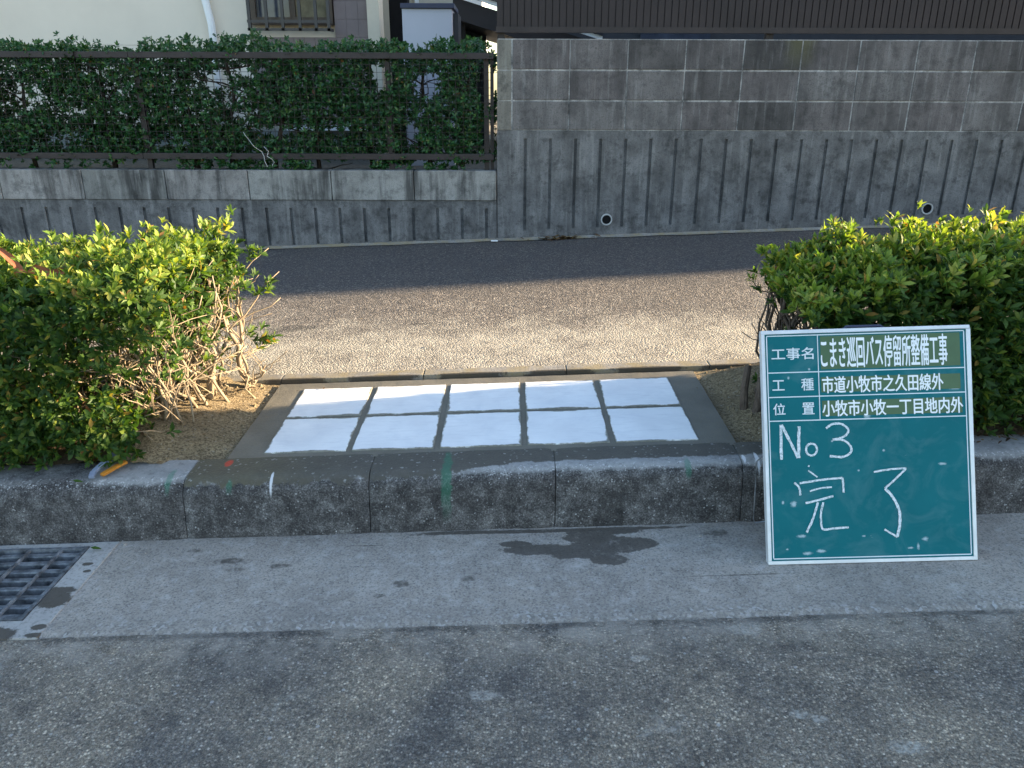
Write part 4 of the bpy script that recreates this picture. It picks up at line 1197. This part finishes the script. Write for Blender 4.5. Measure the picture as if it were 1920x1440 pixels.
t = MB(); t.tube([(-BW/2+.02, .34, -.018), (-BW/2-.006, .30, -.06), (-BW/2-.008, .12, -.11), (-BW/2-.004, .105, -.115), (-BW/2+.03, .11, -.11)], .0022, 6); bp(t, 'wire_leg', STEEL)
t = MB(); t.tube([(.28, .5, -.018), (.26, .3, -.10), (.24, .02, -.22), (-.2, .02, -.22), (-.24, .3, -.10), (-.26, .5, -.018)], .003, 6); bp(t, 'rear_stand', STEEL)
t = MB(); t.tube([(-.06, BH-.002, -.008), (-.05, BH+.006, -.010), (.05, BH+.006, -.010), (.06, BH-.002, -.008)], .004, 8); bp(t, 'handle', BOXT)

# ------------------------------------------------------------------ small things
rs = np.random.RandomState(99)
# bent strips on the kerb
tl = empty('plastic_scrap', (-1.30, .09, -.03))
tag(tl, 'bent grey and orange strip lying on the kerb under the left hedge', 'scrap')
def ribbon(pts, wd, th):
    mb = MB(); pts = [Vector(p) for p in pts]
    for i in range(len(pts)-1):
        d = (pts[i+1]-pts[i]).normalized(); n_ = Vector((-d.y, d.x, 0)).normalized()*wd/2; u_ = Vector((0,0,th))
        a, b = pts[i], pts[i+1]
        mb.add([a-n_, b-n_, b+n_, a+n_, a-n_+u_, b-n_+u_, b+n_+u_, a+n_+u_], [(0,3,2,1),(4,5,6,7),(0,1,5,4),(1,2,6,5),(2,3,7,6),(3,0,4,7)])
    return mb
SG = m_flat('grey_strip', (.20,.24,.33), .5); SO = m_flat('orange_strip', (.48,.19,.02), .5)
z0 = G*-1.3+.012
rp(ribbon([(-1.305,.155,z0+.03),(-1.33,.10,z0+.018),(-1.352,.045,z0),(-1.350,.022,z0-.008)], .018, .010).build('grey_strip', SG, bevel=.002), tl)
rp(ribbon([(-1.325,.088,z0+.016),(-1.295,.108,z0+.014)], .014, .008).build('grey_strip', SG, bevel=.002), tl)
rp(ribbon([(-1.318,.028,z0-.002),(-1.295,.068,z0+.004),(-1.272,.105,z0+.008)], .018, .009).build('orange_strip', SO, bevel=.002), tl)
# curl of bark
t = MB()
t.tube([(-1.40+.022*math.cos(a), .115, G*-1.4+.045+.022*math.sin(a)) for a in np.linspace(1.2, 5.6, 14)], .0035, 6)
tag(t.build('bark_curl', m_flat('orange_bark', (.26,.085,.015), .7), smooth=True), 'orange curl of dry bark in the shade of the left hedge', 'bark curl')
# big dry leaf on the hedge
t = MB()
pts_ = [(-1.706,.34,.655),(-1.653,.34,.604),(-1.639,.34,.581),(-1.592,.34,.575),(-1.534,.34,.556),(-1.506,.34,.563),(-1.473,.34,.567)]
wds = [.012,.026,.036,.028,.024,.028,.004]
for i in range(len(pts_)-1):
    a = Vector(pts_[i]); b = Vector(pts_[i+1]); wa, wb = wds[i], wds[i+1]
    up_ = Vector((.25,.35,.9))
    t.add([a-up_*wa*.6, b-up_*wb*.6, b+Vector((0,.01,.002)), a+Vector((0,.01,.002)), b+up_*wb*.6, a+up_*wa*.6], [(0,1,2,3),(3,2,4,5)])
o = t.build('dry_leaf', m_flat('reddish_leaf', (.34,.125,.07), .8, .1, 0, .2, 25), smooth=True)
tag(o, 'long reddish brown dry leaf lying on top of the left hedge', 'leaf')
# litter of dry leaves by the wall
def litter(name, cx, cy, rx, ry, n, label, L=(.02,.045), zf=None, mat=LITTER):
    P = np.c_[cx+rs.normal(0, rx, n), cy+rs.normal(0, ry, n), np.zeros(n)]
    for q in P: q[2] = zf(q[0], q[1])+.004+.010*rs.rand()
    a = rs.rand(n)*6.28
    D = np.c_[np.cos(a), np.sin(a), rs.normal(0, .18, n)]; N = np.c_[rs.normal(0, .35, n), rs.normal(0, .35, n), np.ones(n)]
    Ln = rs.uniform(L[0], L[1], n)
    return leaf_mesh(name, P, D, N, Ln, Ln*.42, mat, -.1)
o = litter('fallen_leaves', .37, WY-.035, .11, .012, 60, '', (.03,.07), walk_z); tag(o, kind='stuff')
o = litter('hedge_litter', -1.75, .22, .25, .07, 130, '', (.02,.04), soil_z); tag(o, kind='stuff')
o = litter('hedge_litter', 1.75, .24, .28, .09, 170, '', (.02,.04), soil_z); tag(o, kind='stuff')
KZ = lambda x, y: G*x+.001
o = litter('kerb_litter', 1.6, .09, .14, .025, 26, '', (.015,.035), KZ); tag(o, kind='stuff')
t = MB(); t.box(-.135, -.085, WY-.075, WY-.055, .080, .088); o = t.build('paper_scrap', WHITE, bevel=.001)
tag(o, 'small white scrap on the footway at the corner of the two walls', 'scrap')
# fallen green leaves
for (x, y, zf, lab) in [(-1.372,.012,lambda x, y: G*x-.006,'single green leaf on the kerb beside the grey strip'),(-1.30,-.085,lambda x, y: G*x-.197,'yellowish leaf lying on the rim of the drain')]:
    a = rs.rand()*6; o = leaf_mesh('fallen_leaf', np.array([[x, y, zf(x, y)+.006]]), np.array([[math.cos(a), math.sin(a)*.6, .1]]), np.array([[.1,-.3,1.]]), np.array([.035]), np.array([.014]), LEAF_L, -.1)
    tag(o, lab, 'leaf')
# clods and crumbs on the dug soil
t = MB()
for i in range(520):
    if i % 3: x = rs.uniform(-1.36, -.96)
    else: x = rs.uniform(.78, 1.05)
    y = rs.uniform(.15, .86); r_ = abs(rs.normal(0, .0035))+.0016; zb = soil_z(x, y); k = rs.rand(6)*.7+.6
    vs = [(x+r_*k[0],y,zb),(x-r_*k[1],y+r_*.3,zb),(x,y+r_*k[2],zb),(x+r_*.1,y-r_*k[3],zb),(x+r_*.2*k[4],y,zb+r_*k[5])]
    t.add(vs, [(0,2,4),(2,1,4),(1,3,4),(3,0,4)])
tag(t.build('soil_crumbs', SOIL), kind='stuff')
o = litter('soil_litter', -1.22, .62, .10, .16, 70, '', (.008,.022), soil_z); tag(o, kind='stuff')
o = litter('walk_litter', -.2, 1.5, .8, .45, 60, '', (.008,.02), walk_z); tag(o, kind='stuff')
# grit on the road
t = MB()
for i in range(420):
    x = rs.uniform(-1.7, 1.9); y = JN - .01 - abs(rs.normal(0, .02)) if i < 170 else rs.uniform(-1.6, -.05)
    if x < -1.25 and y > JN: continue
    r_ = rs.uniform(.0018, .0045) if i < 400 else rs.uniform(.005, .009); zb = G*x-.2-(.011*min(1, max(0, (JN-y)/.5)))
    a = rs.rand(3)*.5+.7
    vs = [(x+r_*a[0],y,zb),(x-r_*a[1],y+r_*.3,zb),(x,y+r_*a[2],zb),(x+r_*.1,y-r_*a[0],zb),(x+r_*.1,y,zb+r_*.9)]
    t.add(vs, [(0,2,4),(2,1,4),(1,3,4),(3,0,4)])
tag(t.build('grit', m_flat('pale_grit', (.30,.29,.27), .9, .2, 0, .4, 60)), kind='stuff')
